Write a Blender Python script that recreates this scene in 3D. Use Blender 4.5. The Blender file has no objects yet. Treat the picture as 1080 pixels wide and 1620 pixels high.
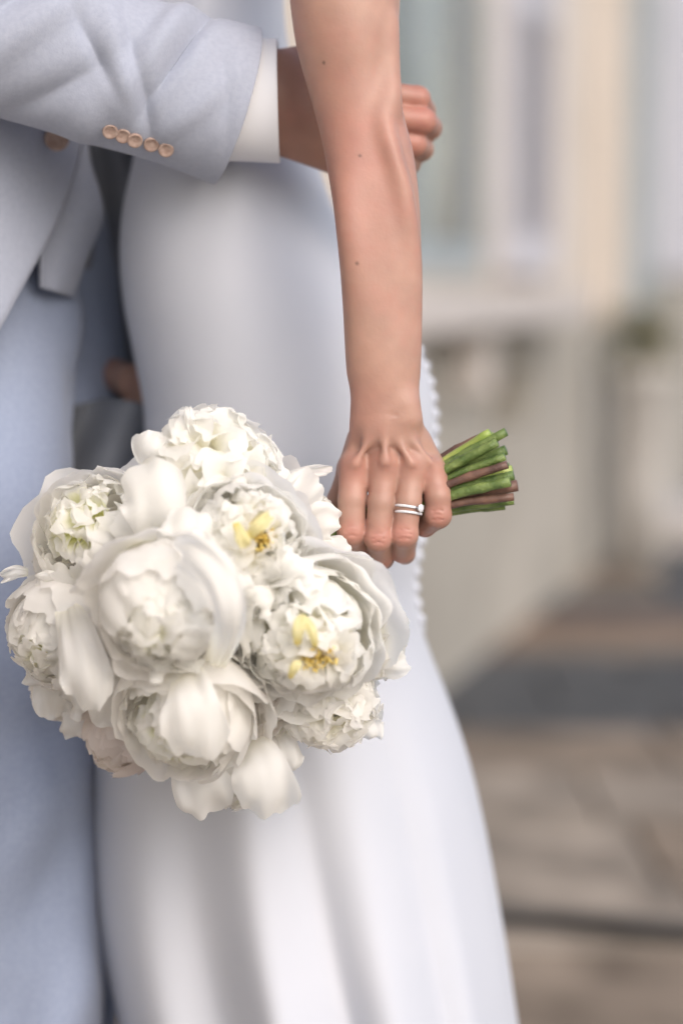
import bpy, math, random
import numpy as np
from mathutils import Vector, Matrix

# ------------------------------------------------------------------ camera, light, exposure
C = bpy.context.scene.collection
S = bpy.context.scene
CAM_H, TH, FPX = 0.97, math.radians(5.4), 3825.0
cd = bpy.data.cameras.new('camera'); cam = bpy.data.objects.new('camera', cd); C.objects.link(cam)
cam.location = (0, 0, CAM_H); cam.rotation_euler = (math.pi / 2 - TH, 0, 0)
cd.sensor_fit = 'VERTICAL'; cd.sensor_height = 36.0; cd.sensor_width = 24.0; cd.lens = 85.0
cd.clip_start = 0.05; cd.clip_end = 2000
cd.dof.use_dof = True; cd.dof.focus_distance = 1.685; cd.dof.aperture_fstop = 2.0
S.camera = cam
W = bpy.data.worlds.new('World'); S.world = W; W.use_nodes = True
nt = W.node_tree; bg = nt.nodes['Background']
sky = nt.nodes.new('ShaderNodeTexSky'); sky.sky_type = 'NISHITA'; sky.sun_disc = False
SUN_EL, SUN_AZ = 37.0, 148.0          # azimuth clockwise from +Y (the view direction)
sky.sun_elevation = math.radians(SUN_EL); sky.sun_rotation = math.radians(SUN_AZ)
sky.air_density = 1.0; sky.dust_density = 3.0; sky.ozone_density = 1.0
nt.links.new(sky.outputs[0], bg.inputs[0]); bg.inputs[1].default_value = 0.15
sd = bpy.data.lights.new('sun', 'SUN'); sun = bpy.data.objects.new('sun', sd); C.objects.link(sun)
sd.energy = 1.0; sd.angle = math.radians(50); sd.color = (1.0, 0.955, 0.91)
el, az = math.radians(SUN_EL), math.radians(SUN_AZ)
sv = Vector((math.sin(az) * math.cos(el), math.cos(az) * math.cos(el), math.sin(el)))
sun.rotation_euler = sv.to_track_quat('Z', 'Y').to_euler(); sun.location = (3, -3, 5)
S.view_settings.view_transform = 'Standard'; S.view_settings.look = 'None'
S.view_settings.gamma = 1.0; S.view_settings.exposure = 0.54
S.cycles.use_denoising = True
S.cycles.max_bounces = 14; S.cycles.diffuse_bounces = 10; S.cycles.transmission_bounces = 10
S.cycles.sample_clamp_indirect = 4.0

# ------------------------------------------------------------------ helpers
CT, ST = math.cos(TH), math.sin(TH)
def at(px, py, Y):
    """the point on the plane y = Y that the photograph shows at pixel (px, py)"""
    a = (px - 540) / FPX; b = (810 - py) / FPX
    dy = CT + b * ST; dz = -ST + b * CT
    return np.array([a * Y / dy, Y, CAM_H + dz * Y / dy])
def pr(r, Y=1.7): return r * Y / FPX
def link(name, me, mat=None, parent=None, smooth=True):
    o = bpy.data.objects.new(name, me); C.objects.link(o)
    if mat is not None and not me.materials: me.materials.append(mat)
    if parent is not None: o.parent = parent
    if smooth: me.polygons.foreach_set('use_smooth', np.ones(len(me.polygons), bool))
    return o
def empty(name, loc=(0, 0, 0), rz=0.0, **kw):
    o = bpy.data.objects.new(name, None); C.objects.link(o); o.location = loc; o.rotation_euler = (0, 0, rz)
    o.empty_display_size = 0.05
    return tag(o, **kw)
def tag(o, label=None, cat=None, group=None, kind=None):
    if label: o['label'] = label
    if cat: o['category'] = cat
    if group: o['group'] = group
    if kind: o['kind'] = kind
    return o
def mesh_np(name, V, Q, cols=None):
    """V (n,3) array, Q (m,4) quads"""
    me = bpy.data.meshes.new(name)
    V = np.asarray(V, np.float32); Q = np.asarray(Q, np.int32)
    me.vertices.add(len(V)); me.vertices.foreach_set('co', V.ravel())
    k = Q.shape[1]
    me.loops.add(Q.size); me.loops.foreach_set('vertex_index', Q.ravel())
    me.polygons.add(len(Q)); me.polygons.foreach_set('loop_start', np.arange(len(Q), dtype=np.int32) * k)
    me.update(calc_edges=True); me.validate()
    if cols is not None:
        a = me.color_attributes.new('tint', 'FLOAT_COLOR', 'POINT')
        c = np.ones((len(V), 4), np.float32); c[:, :cols.shape[1]] = cols
        a.data.foreach_set('color', c.ravel())
    return me
def grid_quads(nu, nv, closed=False, off=0):
    """vertices stored [u][v]; u may be closed"""
    iu = np.arange(nu if closed else nu - 1); iv = np.arange(nv - 1)
    A, B = np.meshgrid(iu, iv, indexing='ij'); A2 = (A + 1) % nu
    return (np.stack([A * nv + B, A2 * nv + B, A2 * nv + B + 1, A * nv + B + 1], -1).reshape(-1, 4) + off)
class MB:
    def __init__(s): s.V = []; s.F = []
    def add(s, V, F):
        o = len(s.V); s.V += [tuple(v) for v in V]; s.F += [tuple(i + o for i in f) for f in F]; return s
    def box(s, x0, x1, y0, y1, z0, z1, b=0.0):
        if b <= 0:
            V = [(x, y, z) for x in (x0, x1) for y in (y0, y1) for z in (z0, z1)]
            F = [(0, 1, 3, 2), (4, 6, 7, 5), (0, 4, 5, 1), (2, 3, 7, 6), (0, 2, 6, 4), (1, 5, 7, 3)]
            return s.add(V, F)
        import bmesh
        bm = bmesh.new(); bmesh.ops.create_cube(bm, size=1)
        for v in bm.verts:
            v.co = Vector(((x0 + x1) / 2 + v.co.x * (x1 - x0), (y0 + y1) / 2 + v.co.y * (y1 - y0), (z0 + z1) / 2 + v.co.z * (z1 - z0)))
        bmesh.ops.bevel(bm, geom=bm.edges[:], offset=b, segments=2, affect='EDGES', profile=0.5)
        bm.verts.index_update()
        s.add([v.co[:] for v in bm.verts], [[v.index for v in f.verts] for f in bm.faces]); bm.free(); return s
    def tube(s, P, R, n=10, cap=True):
        P = [Vector(p) for p in P]; V = []; F = []
        if not hasattr(R, '__len__'): R = [R] * len(P)
        N = None
        for i, p in enumerate(P):
            t = (P[min(i + 1, len(P) - 1)] - P[max(i - 1, 0)]).normalized()
            if N is None: N = t.orthogonal().normalized()
            else: N = (N - t * N.dot(t)).normalized()
            B = t.cross(N)
            for k in range(n):
                a = 2 * math.pi * k / n; V.append(p + (N * math.cos(a) + B * math.sin(a)) * R[i])
        for i in range(len(P) - 1):
            for k in range(n):
                k2 = (k + 1) % n; F.append((i * n + k, i * n + k2, (i + 1) * n + k2, (i + 1) * n + k))
        if cap:
            F.append(tuple(range(n - 1, -1, -1))); F.append(tuple((len(P) - 1) * n + k for k in range(n)))
        return s.add(V, F)
    def lathe(s, prof, n=24, M=None):
        V = []; F = []
        for r, z in prof:
            for k in range(n):
                a = 2 * math.pi * k / n; v = Vector((r * math.cos(a), r * math.sin(a), z)); V.append(M @ v if M else v)
        for i in range(len(prof) - 1):
            for k in range(n):
                k2 = (k + 1) % n; F.append((i * n + k, i * n + k2, (i + 1) * n + k2, (i + 1) * n + k))
        F.append(tuple(range(n - 1, -1, -1))); F.append(tuple((len(prof) - 1) * n + k for k in range(n)))
        return s.add(V, F)
    def mesh(s, name):
        me = bpy.data.meshes.new(name); me.from_pydata([tuple(v) for v in s.V], [], s.F); me.update(); return me
    def build(s, name, mat, parent=None, smooth=False): return link(name, s.mesh(name), mat, parent, smooth)
def interp(x, xs, ys):
    """smooth (cosine-free Catmull like) interpolation through knots"""
    xs = np.asarray(xs, float); ys = np.asarray(ys, float)
    o = np.argsort(xs); xs = xs[o]; ys = ys[o]
    m = np.gradient(ys, xs); x = np.clip(np.asarray(x, float), xs[0], xs[-1])
    i = np.clip(np.searchsorted(xs, x) - 1, 0, len(xs) - 2); h = xs[i + 1] - xs[i]; t = (x - xs[i]) / h
    return ((2*t**3 - 3*t**2 + 1) * ys[i] + (t**3 - 2*t**2 + t) * h * m[i] + (-2*t**3 + 3*t**2) * ys[i + 1] + (t**3 - t**2) * h * m[i + 1])
def spline(P, n):
    P = np.asarray(P, float); k = np.arange(len(P)); t = np.linspace(0, len(P) - 1, n)
    return np.stack([interp(t, k, P[:, j]) for j in range(P.shape[1])], -1)
def wob(p, seed, sc, oct=3):
    """cheap smooth noise on points (n,3)"""
    r = np.random.RandomState(seed); s = np.zeros(p.shape[:-1]); a = 1.0
    for o in range(oct):
        for q in range(3):
            d = r.normal(size=3); d /= np.linalg.norm(d)
            s += a * np.sin((p @ d) * sc * (2 ** o) * r.uniform(0.7, 1.3) + r.uniform(0, 6.28))
        a *= 0.5
    return s / 4

# ------------------------------------------------------------------ materials
def mat(name, col, rough=0.6, **kw):
    m = bpy.data.materials.new(name); m.use_nodes = True; n = m.node_tree.nodes; L = m.node_tree.links
    b = n['Principled BSDF']; b.inputs['Base Color'].default_value = (*col, 1); b.inputs['Roughness'].default_value = rough
    for k, v in kw.items():
        b.inputs[{'spec': 'Specular IOR Level', 'metal': 'Metallic', 'sss': 'Subsurface Weight', 'sheen': 'Sheen Weight', 'coat': 'Coat Weight', 'trans': 'Transmission Weight', 'ior': 'IOR'}[k]].default_value = v
    return m
def noisy(m, c1, c2, scale=8, detail=6, bump=0.0, bscale=None, dist=0.002, stretch=(1, 1, 1), lo=0.35, hi=0.65, bstretch=None):
    n = m.node_tree.nodes; L = m.node_tree.links; b = n['Principled BSDF']
    tc = n.new('ShaderNodeTexCoord'); mp = n.new('ShaderNodeMapping'); mp.inputs['Scale'].default_value = stretch
    L.new(tc.outputs['Object'], mp.inputs[0])
    t = n.new('ShaderNodeTexNoise'); t.inputs['Scale'].default_value = scale; t.inputs['Detail'].default_value = detail
    L.new(mp.outputs[0], t.inputs[0])
    r = n.new('ShaderNodeValToRGB'); r.color_ramp.elements[0].position = lo; r.color_ramp.elements[1].position = hi
    r.color_ramp.elements[0].color = (*c1, 1); r.color_ramp.elements[1].color = (*c2, 1)
    L.new(t.outputs[0], r.inputs[0]); L.new(r.outputs[0], b.inputs['Base Color'])
    if bump:
        t2 = n.new('ShaderNodeTexNoise'); t2.inputs['Scale'].default_value = bscale or scale * 6; t2.inputs['Detail'].default_value = 5
        mp2 = n.new('ShaderNodeMapping'); mp2.inputs['Scale'].default_value = bstretch or stretch; L.new(tc.outputs['Object'], mp2.inputs[0]); L.new(mp2.outputs[0], t2.inputs[0])
        bp = n.new('ShaderNodeBump'); bp.inputs['Strength'].default_value = bump; bp.inputs['Distance'].default_value = dist
        L.new(t2.outputs[0], bp.inputs['Height']); L.new(bp.outputs[0], b.inputs['Normal'])
    return m
def tint_mat(name, rough, transl=0.0, sss=0.0, sssr=(0.01, 0.004, 0.002), bump=0.0, bscale=300, bdist=0.0005, sheen=0.0, mottle=0.0):
    """base colour comes from the mesh's own 'tint' colours"""
    m = bpy.data.materials.new(name); m.use_nodes = True; n = m.node_tree.nodes; L = m.node_tree.links
    b = n['Principled BSDF']; b.inputs['Roughness'].default_value = rough; out = n['Material Output']
    at_ = n.new('ShaderNodeAttribute'); at_.attribute_name = 'tint'; colout = at_.outputs['Color']
    tc = n.new('ShaderNodeTexCoord')
    if mottle:
        t = n.new('ShaderNodeTexNoise'); t.inputs['Scale'].default_value = 45; t.inputs['Detail'].default_value = 4; L.new(tc.outputs['Object'], t.inputs[0])
        mr = n.new('ShaderNodeMapRange'); mr.inputs[1].default_value = 0.3; mr.inputs[2].default_value = 0.7; mr.inputs[3].default_value = 1 - mottle; mr.inputs[4].default_value = 1 + mottle
        L.new(t.outputs[0], mr.inputs[0])
        vm = n.new('ShaderNodeVectorMath'); vm.operation = 'SCALE'; L.new(at_.outputs['Color'], vm.inputs[0]); L.new(mr.outputs[0], vm.inputs['Scale']); colout = vm.outputs[0]
    L.new(colout, b.inputs['Base Color'])
    b.inputs['Subsurface Weight'].default_value = sss; b.inputs['Subsurface Radius'].default_value = sssr; b.inputs['Subsurface Scale'].default_value = 1.0
    b.inputs['Sheen Weight'].default_value = sheen
    if bump:
        t2 = n.new('ShaderNodeTexNoise'); t2.inputs['Scale'].default_value = bscale; t2.inputs['Detail'].default_value = 4; L.new(tc.outputs['Object'], t2.inputs[0])
        bp = n.new('ShaderNodeBump'); bp.inputs['Strength'].default_value = bump; bp.inputs['Distance'].default_value = bdist
        L.new(t2.outputs[0], bp.inputs['Height']); L.new(bp.outputs[0], b.inputs['Normal'])
    if transl:
        tr = n.new('ShaderNodeBsdfTranslucent'); L.new(colout, tr.inputs[0]); mx = n.new('ShaderNodeMixShader'); mx.inputs[0].default_value = transl
        L.new(b.outputs[0], mx.inputs[1]); L.new(tr.outputs[0], mx.inputs[2]); L.new(mx.outputs[0], out.inputs[0])
    return m
M = {}
M['skin'] = tint_mat('skin', 0.48, sss=0.25, sssr=(0.006, 0.0022, 0.0012), bump=0.35, bscale=420, bdist=0.0004, mottle=0.07)
M['petal'] = tint_mat('petal', 0.62, transl=0.58, bump=0.15, bscale=160, bdist=0.0005)
M['stem'] = noisy(mat('stem', (0.12, 0.2, 0.05), 0.45), (0.075, 0.13, 0.03), (0.20, 0.27, 0.08), 90, bump=0.6, bscale=400)
M['stem_brown'] = noisy(mat('stem_brown', (0.12, 0.06, 0.05), 0.5), (0.10, 0.055, 0.045), (0.22, 0.12, 0.085), 70, bump=0.4, bscale=300)
M['stem_pale'] = noisy(mat('stem_pale', (0.3, 0.36, 0.1), 0.45), (0.22, 0.33, 0.06), (0.36, 0.42, 0.12), 60, bump=0.3, bscale=300)
M['stem_cut'] = noisy(mat('stem_cut', (0.4, 0.45, 0.2), 0.7), (0.30, 0.36, 0.14), (0.45, 0.48, 0.25), 400)
M['anther'] = noisy(mat('anther', (0.75, 0.5, 0.04), 0.6), (0.78, 0.58, 0.14), (0.86, 0.74, 0.30), 300)
M['stigma'] = mat('stigma', (0.45, 0.03, 0.05), 0.5)
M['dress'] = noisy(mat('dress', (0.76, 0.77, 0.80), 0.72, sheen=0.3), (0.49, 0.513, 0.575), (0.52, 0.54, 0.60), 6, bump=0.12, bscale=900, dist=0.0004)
M['jacket'] = noisy(mat('jacket', (0.36, 0.40, 0.52), 0.85, sheen=0.2), (0.325, 0.352, 0.435), (0.355, 0.382, 0.465), 260, bump=0.35, bscale=700, dist=0.0006)
M['trousers'] = noisy(mat('trousers', (0.28, 0.34, 0.48), 0.85, sheen=0.2), (0.255, 0.303, 0.425), (0.285, 0.332, 0.455), 260, bump=0.35, bscale=700, dist=0.0006)
M['gap_shade'] = noisy(mat('gap_shade', (0.045, 0.055, 0.08), 0.6), (0.17, 0.18, 0.205), (0.215, 0.225, 0.25), 20)  # dark cloth tone, shade between the couple put into the colour
M['shirt'] = mat('shirt', (0.82, 0.83, 0.87), 0.7)
M['button'] = noisy(mat('button', (0.45, 0.33, 0.29), 0.55), (0.30, 0.20, 0.165), (0.44, 0.33, 0.28), 260)
M['metal'] = mat('white_gold', (0.75, 0.75, 0.76), 0.18, metal=1.0)
M['gem'] = mat('gem', (0.95, 0.96, 1.0), 0.04, trans=0.35, ior=2.2)
M['plaster'] = noisy(mat('plaster', (0.55, 0.49, 0.42), 0.9), (0.53, 0.465, 0.40), (0.60, 0.535, 0.47), 1.5, bump=0.4, bscale=30, dist=0.004)
M['plaster_low'] = noisy(mat('plaster_low', (0.45, 0.44, 0.42), 0.9), (0.31, 0.29, 0.255), (0.42, 0.395, 0.355), 1.7, bump=0.4, bscale=30, dist=0.004)
M['stone'] = noisy(mat('stone', (0.5, 0.47, 0.45), 0.85), (0.44, 0.41, 0.39), (0.54, 0.50, 0.48), 5, bump=0.4, bscale=40, dist=0.004)
M['white_paint'] = noisy(mat('white_paint', (0.5, 0.5, 0.55), 0.6), (0.47, 0.465, 0.50), (0.53, 0.52, 0.56), 4, bump=0.2, bscale=50)
M['grey_paint'] = noisy(mat('grey_paint', (0.24, 0.29, 0.31), 0.55), (0.27, 0.31, 0.33), (0.34, 0.38, 0.41), 3, bump=0.2, bscale=50)
M['curtain'] = noisy(mat('curtain', (0.2, 0.24, 0.24), 0.9), (0.15, 0.165, 0.15), (0.50, 0.52, 0.49), 5, stretch=(5, 1, 0.5))
M['glass'] = mat('glass', (0.98, 0.98, 0.97), 0.08, trans=1.0, ior=1.12)
M['dark'] = mat('dark_recess', (0.05, 0.048, 0.035), 0.9)
M['rubber'] = mat('rubber', (0.02, 0.02, 0.022), 0.5)
M['ground'] = noisy(mat('ground', (0.2, 0.18, 0.16), 0.95), (0.26, 0.245, 0.225), (0.34, 0.32, 0.295), 2, bump=0.5, bscale=30)
M['slab_grey'] = noisy(mat('slab_grey', (0.12, 0.13, 0.14), 0.85), (0.055, 0.057, 0.060), (0.115, 0.116, 0.118), 4, bump=0.5, bscale=30, dist=0.004)
M['slab_brown'] = noisy(mat('slab_brown', (0.28, 0.22, 0.17), 0.9), (0.13, 0.105, 0.083), (0.30, 0.245, 0.195), 5, bump=0.5, bscale=30, dist=0.004)
M['slab_red'] = noisy(mat('slab_red', (0.26, 0.17, 0.12), 0.9), (0.15, 0.105, 0.078), (0.25, 0.175, 0.13), 4, bump=0.5, bscale=30, dist=0.004)
M['slab_tan'] = noisy(mat('slab_tan', (0.3, 0.25, 0.2), 0.9), (0.15, 0.13, 0.11), (0.37, 0.32, 0.27), 5, bump=0.5, bscale=30, dist=0.004)
M['leaf'] = noisy(mat('leaf', (0.08, 0.1, 0.04), 0.6), (0.10, 0.10, 0.05), (0.17, 0.15, 0.09), 20)
M['clay'] = noisy(mat('clay', (0.4, 0.38, 0.36), 0.9), (0.36, 0.34, 0.32), (0.44, 0.42, 0.40), 20)
M['hair'] = noisy(mat('hair', (0.08, 0.045, 0.025), 0.5), (0.05, 0.03, 0.02), (0.12, 0.07, 0.04), 60, stretch=(6, 6, 1))
M['leather'] = mat('leather', (0.12, 0.06, 0.03), 0.4)

for k_m in ('slab_grey', 'slab_brown', 'slab_red', 'slab_tan', 'plaster_low'): M[k_m].node_tree.nodes['Principled BSDF'].inputs['Specular IOR Level'].default_value = .15

# ------------------------------------------------------------------ signed-distance sculpting
def smin(a, b, k):
    h = np.clip(0.5 + 0.5 * (b - a) / k, 0, 1); return b + (a - b) * h - k * h * (1 - h)
class Sculpt:
    def __init__(s, lo, hi, h):
        s.lo = np.asarray(lo, float); s.h = h; s.n = np.ceil((np.asarray(hi) - s.lo) / h).astype(int) + 1
        s.ax = [(s.lo[i] + np.arange(s.n[i]) * h).astype(np.float32) for i in range(3)]
        s.F = np.full(s.n, 0.05, np.float32)
    def blank(s): return np.full(s.n, 0.05, np.float32)
    def _box(s, a, b, r):
        lo = np.minimum(a, b) - r; hi = np.maximum(a, b) + r
        i0 = np.clip(((lo - s.lo) / s.h).astype(int), 0, s.n); i1 = np.clip(((hi - s.lo) / s.h).astype(int) + 2, 0, s.n)
        return tuple(slice(p, q) for p, q in zip(i0, i1))
    def dist(s, a, b, ra, rb, sl, nrm=None, sc=1.0):
        x = s.ax[0][sl[0]][:, None, None]; y = s.ax[1][sl[1]][None, :, None]; z = s.ax[2][sl[2]][None, None, :]
        a = np.asarray(a, float); ab = np.asarray(b, float) - a; L2 = max(float(ab @ ab), 1e-12)
        t = np.clip(((x - a[0]) * ab[0] + (y - a[1]) * ab[1] + (z - a[2]) * ab[2]) / L2, 0, 1)
        dx = x - a[0] - t * ab[0]; dy = y - a[1] - t * ab[1]; dz = z - a[2] - t * ab[2]
        d2 = dx * dx + dy * dy + dz * dz
        if nrm is not None:
            al = dx * nrm[0] + dy * nrm[1] + dz * nrm[2]; d2 = d2 + al * al * (1 / sc ** 2 - 1)
        return (np.sqrt(d2) - (ra + (rb - ra) * t)).astype(np.float32)
    def cone(s, a, b, ra, rb, k=0.004, F=None, nrm=None, sc=1.0):
        F = s.F if F is None else F; a = np.asarray(a, float); b = np.asarray(b, float)
        sl = s._box(a, b, max(ra, rb) + k + 0.012); F[sl] = smin(F[sl], s.dist(a, b, ra, rb, sl, nrm, sc), k); return F
    def cut(s, a, b, r, k=0.003, F=None):
        F = s.F if F is None else F; a = np.asarray(a, float); b = np.asarray(b, float)
        sl = s._box(a, b, r + k + 0.01); F[sl] = -smin(-F[sl], s.dist(a, b, r, r, sl), k); return F
    def surface(s):
        F = s.F; I = F < 0
        c = sum(I[i:F.shape[0] - 1 + i, j:F.shape[1] - 1 + j, k:F.shape[2] - 1 + k].astype(np.int8) for i in (0, 1) for j in (0, 1) for k in (0, 1))
        act = (c > 0) & (c < 8); A = np.stack(np.nonzero(act), -1); idx = np.full(act.shape, -1, np.int32); idx[act] = np.arange(len(A))
        P = np.zeros((len(A), 3)); Wt = np.zeros(len(A))
        cor = [np.array(q) for q in ((0,0,0),(1,0,0),(0,1,0),(1,1,0),(0,0,1),(1,0,1),(0,1,1),(1,1,1))]
        E = [(0,1),(2,3),(4,5),(6,7),(0,2),(1,3),(4,6),(5,7),(0,4),(1,5),(2,6),(3,7)]
        val = [F[A[:, 0] + q[0], A[:, 1] + q[1], A[:, 2] + q[2]] for q in cor]
        for e0, e1 in E:
            v0, v1 = val[e0], val[e1]; m = (v0 < 0) != (v1 < 0)
            t = np.where(m, v0 / np.where(m, v0 - v1, 1), 0)
            P += np.where(m[:, None], cor[e0] + t[:, None] * (cor[e1] - cor[e0]), 0); Wt += m
        V = s.lo + (A + P / Wt[:, None]) * s.h
        Q = []
        for ax in range(3):
            o1, o2 = [(1, 2), (2, 0), (0, 1)][ax]
            a0 = [slice(None)] * 3; a1 = [slice(None)] * 3; a0[ax] = slice(0, -1); a1[ax] = slice(1, None)
            d = I[tuple(a0)].astype(np.int8) - I[tuple(a1)].astype(np.int8)
            d = d.copy(); 
            for o in (o1, o2):
                z = [slice(None)] * 3; z[o] = 0; d[tuple(z)] = 0; z[o] = -1; d[tuple(z)] = 0
            for sg in (1, -1):
                N = np.stack(np.nonzero(d == sg), -1); e1 = np.zeros(3, int); e1[o1] = 1; e2 = np.zeros(3, int); e2[o2] = 1
                g = lambda q: idx[q[:, 0], q[:, 1], q[:, 2]]
                qd = np.stack([g(N - e1 - e2), g(N - e2), g(N), g(N - e1)], -1)
                Q.append(qd if sg == 1 else qd[:, ::-1])
        return V, np.concatenate(Q)
def relax(V, Q, it=1, lam=0.5):
    for _ in range(it):
        S_ = np.zeros_like(V); n = np.zeros(len(V))
        for a, b in ((0, 1), (1, 2), (2, 3), (3, 0)):
            for p, q in ((a, b), (b, a)):
                np.add.at(S_, Q[:, p], V[Q[:, q]]); np.add.at(n, Q[:, p], 1)
        V = V + lam * (S_ / n[:, None] - V)
    return V
def unit(v): v = np.asarray(v, float); return v / np.linalg.norm(v)
SKIN_B = np.array([0.395, 0.232, 0.178]); SKIN_G = np.array([0.36, 0.195, 0.145])
RED = np.array([0.42, 0.165, 0.130])
def skin_cols(V, base, reds=(), moles=()):
    c = np.tile(base, (len(V), 1)); w0 = np.clip(.5 * wob(V, 5, 90, 4) + .5 * wob(V, 9, 260, 2), -1, 1)[:, None]
    c = c + (RED - base) * np.clip(w0, 0, 1) * .35 + base * np.array([.10, .12, .10]) * np.clip(-w0, 0, 1)
    for p, r, a in reds:
        w = a * np.exp(-((V - p) ** 2).sum(1) / (r * r)); c += (RED - base) * w[:, None]
    for p, r in moles:
        w = np.clip(1.6 - np.sqrt(((V - p) ** 2).sum(1)) / r, 0, 1); c = c * (1 - 0.6 * w[:, None])
    return c
def join_np(parts):
    V, Q, Cc, o = [], [], [], 0
    for v, q, c in parts: V.append(v); Q.append(q + o); Cc.append(c); o += len(v)
    return np.concatenate(V), np.concatenate(Q), np.concatenate(Cc)

# ------------------------------------------------------------------ ground and paving
g = MB(); R = 300
g.add([(-R, -R, -0.03), (R, -R, -0.03), (R, R, -0.03), (-R, R, -0.03)], [(0, 1, 2, 3)])
tag(g.build('ground', M['ground']), kind='structure')
pav = empty('pavement', (0, 0, 0), kind='structure')
rng = random.Random(4)
rows = [(1.0, .5, 'slab_brown'), (1.5, .55, 'slab_brown'), (2.05, .5, 'slab_brown'), (2.55, .5, 'slab_tan'), (3.05, .42, 'slab_brown'),
        (3.47, .42, 'slab_tan'), (3.89, .45, 'slab_tan'), (4.34, .46, 'slab_tan'), (4.80, .42, 'slab_brown'), (5.22, .36, 'slab_grey'), (5.58, .44, 'slab_grey'), (6.02, .30, 'slab_grey'),
        (6.32, .34, 'slab_red'), (6.66, .36, 'slab_red'), (7.02, .5, 'slab_grey'), (7.52, .6, 'slab_grey'), (8.12, .7, 'slab_grey'), (8.82, .8, 'slab_grey'), (9.62, .9, 'slab_grey'), (10.52, 1.0, 'slab_grey'), (11.52, 1.1, 'slab_grey')]
for y, d, mn in rows:
    x = -1.6 + rng.uniform(0, .3)
    while x < 3.6:
        w = rng.uniform(0.45, 0.8)
        if x + w > 0.247 + (y - 5.9) * 0.251 or y < 4.6:
            mm = mn
            if mn == 'slab_grey' and rng.random() < .22: mm = 'slab_brown'
            if mn == 'slab_red' and rng.random() < .35: mm = 'slab_brown'
            if y < 3.4: mm = rng.choice(['slab_brown', 'slab_red', 'slab_brown'])
            if mn in ('slab_tan', 'slab_brown') and y > 3.4 and rng.random() < .3: mm = rng.choice(['slab_brown', 'slab_tan'])
            b = MB().box(0, w - .012, 0, d - .012, -.06, 0, .006)
            o = b.build('paving_slab', M[mm], pav); o.location = (x, y, rng.uniform(-.004, .004)); o.rotation_euler = (rng.uniform(-.004, .004), rng.uniform(-.004, .004), 0)
        x += w

# ------------------------------------------------------------------ the house wall that recedes to the right
ALPHA = math.atan2(0.9699, 0.2434)
house = empty('house', (0.247, 5.9, 0), ALPHA, label='cream plastered house with a window, sill and folded shutter behind the bride', cat='building')
# local x along the wall, -y outward
w = MB()
w.box(-9, -0.95, 0, .4, 1.0, 5.0); w.box(0.62, 3.0, 0, .4, .8405, 5.0); w.box(-0.95, 0.62, 0, .4, 2.55, 5.0)
w.box(3.0, 4.1, 0, .4, 2.5, 5.0); w.box(4.1, 16, 0, .4, 1.0, 5.0)
w.build('wall', M['plaster'], house)
w = MB(); w.box(-9, 0.40, -.03, .4, 0, 1.0); w.box(0.40, 1.05, -.03, .4, 0, .58); w.box(0.40, 1.05, -.03, .4, .76, .84); w.box(.40, 1.05, .25, .4, .58, .76)
w.box(1.05, 3.0, -.03, .4, 0, .84); w.box(4.1, 16, -.03, .4, 0, 1.0)
w.build('plinth', M['plaster_low'], house)
w = MB(); w.box(0.40, 1.05, .22, .249, .58, .76); w.build('sill_shade_back', M['dark'], house)  # dark back of an added recess, stands in for the shadow under the sill
win = MB()
for a in ((-.95, -.88, 1.0, 2.55), (.55, .62, 1.0, 2.55), (-.20, -.12, 1.07, 2.48)): win.box(a[0], a[1], .012, .07, a[2], a[3])
win.box(-.88, .55, .014, .068, 1.0, 1.07); win.box(-.88, .55, .014, .068, 2.48, 2.55)
wf = win.build('window', M['grey_paint'], house)
for a, b_ in ((-.88, -.20), (-.12, .55)):
    MB().box(a + .001, b_ - .001, .035, .041, 1.071, 2.479).build('pane', M['glass'], wf)
# curtain with folds behind the panes
nu, nv = 160, 12
U = np.linspace(-.9, .58, nu); Z = np.linspace(.98, 2.58, nv)
V = np.array([[u, .14 + .035 * math.sin(u * 33 + .7 * math.sin(z * 2)) + .02 * math.sin(u * 71 + z), z] for u in U for z in Z])
link('curtain', mesh_np('curtain', V, grid_quads(nu, nv)), M['curtain'], wf)
MB().box(-1.15, 1.30, -.17, .0, .86, .955, .012).build('window_sill', M['stone'], house)
for xx in (-1.0, -.1):
    MB().box(xx, xx + .12, -.13, -.031, .70, .858, .01).build('sill_bracket', M['stone'], house)
sh = MB(); sh.box(.66, .74, -.05, -.005, 1.0, 2.55); sh.box(1.36, 1.44, -.05, -.005, 1.0, 2.55); sh.box(.74, 1.36, -.05, -.005, 1.0, 1.1); sh.box(.74, 1.36, -.05, -.005, 2.45, 2.55); sh.box(.74, 1.36, -.05, -.005, 1.72, 1.80)
shu = sh.build('shutter', M['white_paint'], house)
sl = MB().box(0, .618, -.004, .004, -.032, .032).mesh('slat')
sl.materials.append(M['white_paint'])
for z0, z1 in ((1.13, 1.70), (1.83, 2.43)):
    z = z0
    while z < z1:
        o = bpy.data.objects.new('slat', sl); C.objects.link(o); o.parent = shu; o.location = (.741, -.03, z); o.rotation_euler = (math.radians(38), 0, 0); z += .062
MB().box(3.0, 4.1, .18, .24, .02, 2.5).build('door', M['grey_paint'], house)
for a in ((3.0, 3.09), (4.01, 4.1)): MB().box(a[0], a[1], -.02, .179, .0, 2.52).build('door_jamb', M['grey_paint'], house)
MB().box(2.62, 2.98, -.06, -.001, .842, 4.9, .01).build('pilaster', M['plaster'], house)
MB().box(4.12, 5.6, -.08, -.001, 1.001, 4.9, .01).build('pilaster', M['white_paint'], house)
MB().box(3.1, 4.0, -.35, .17, .0, .12, .01).build('doorstep', M['stone'], house)

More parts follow.
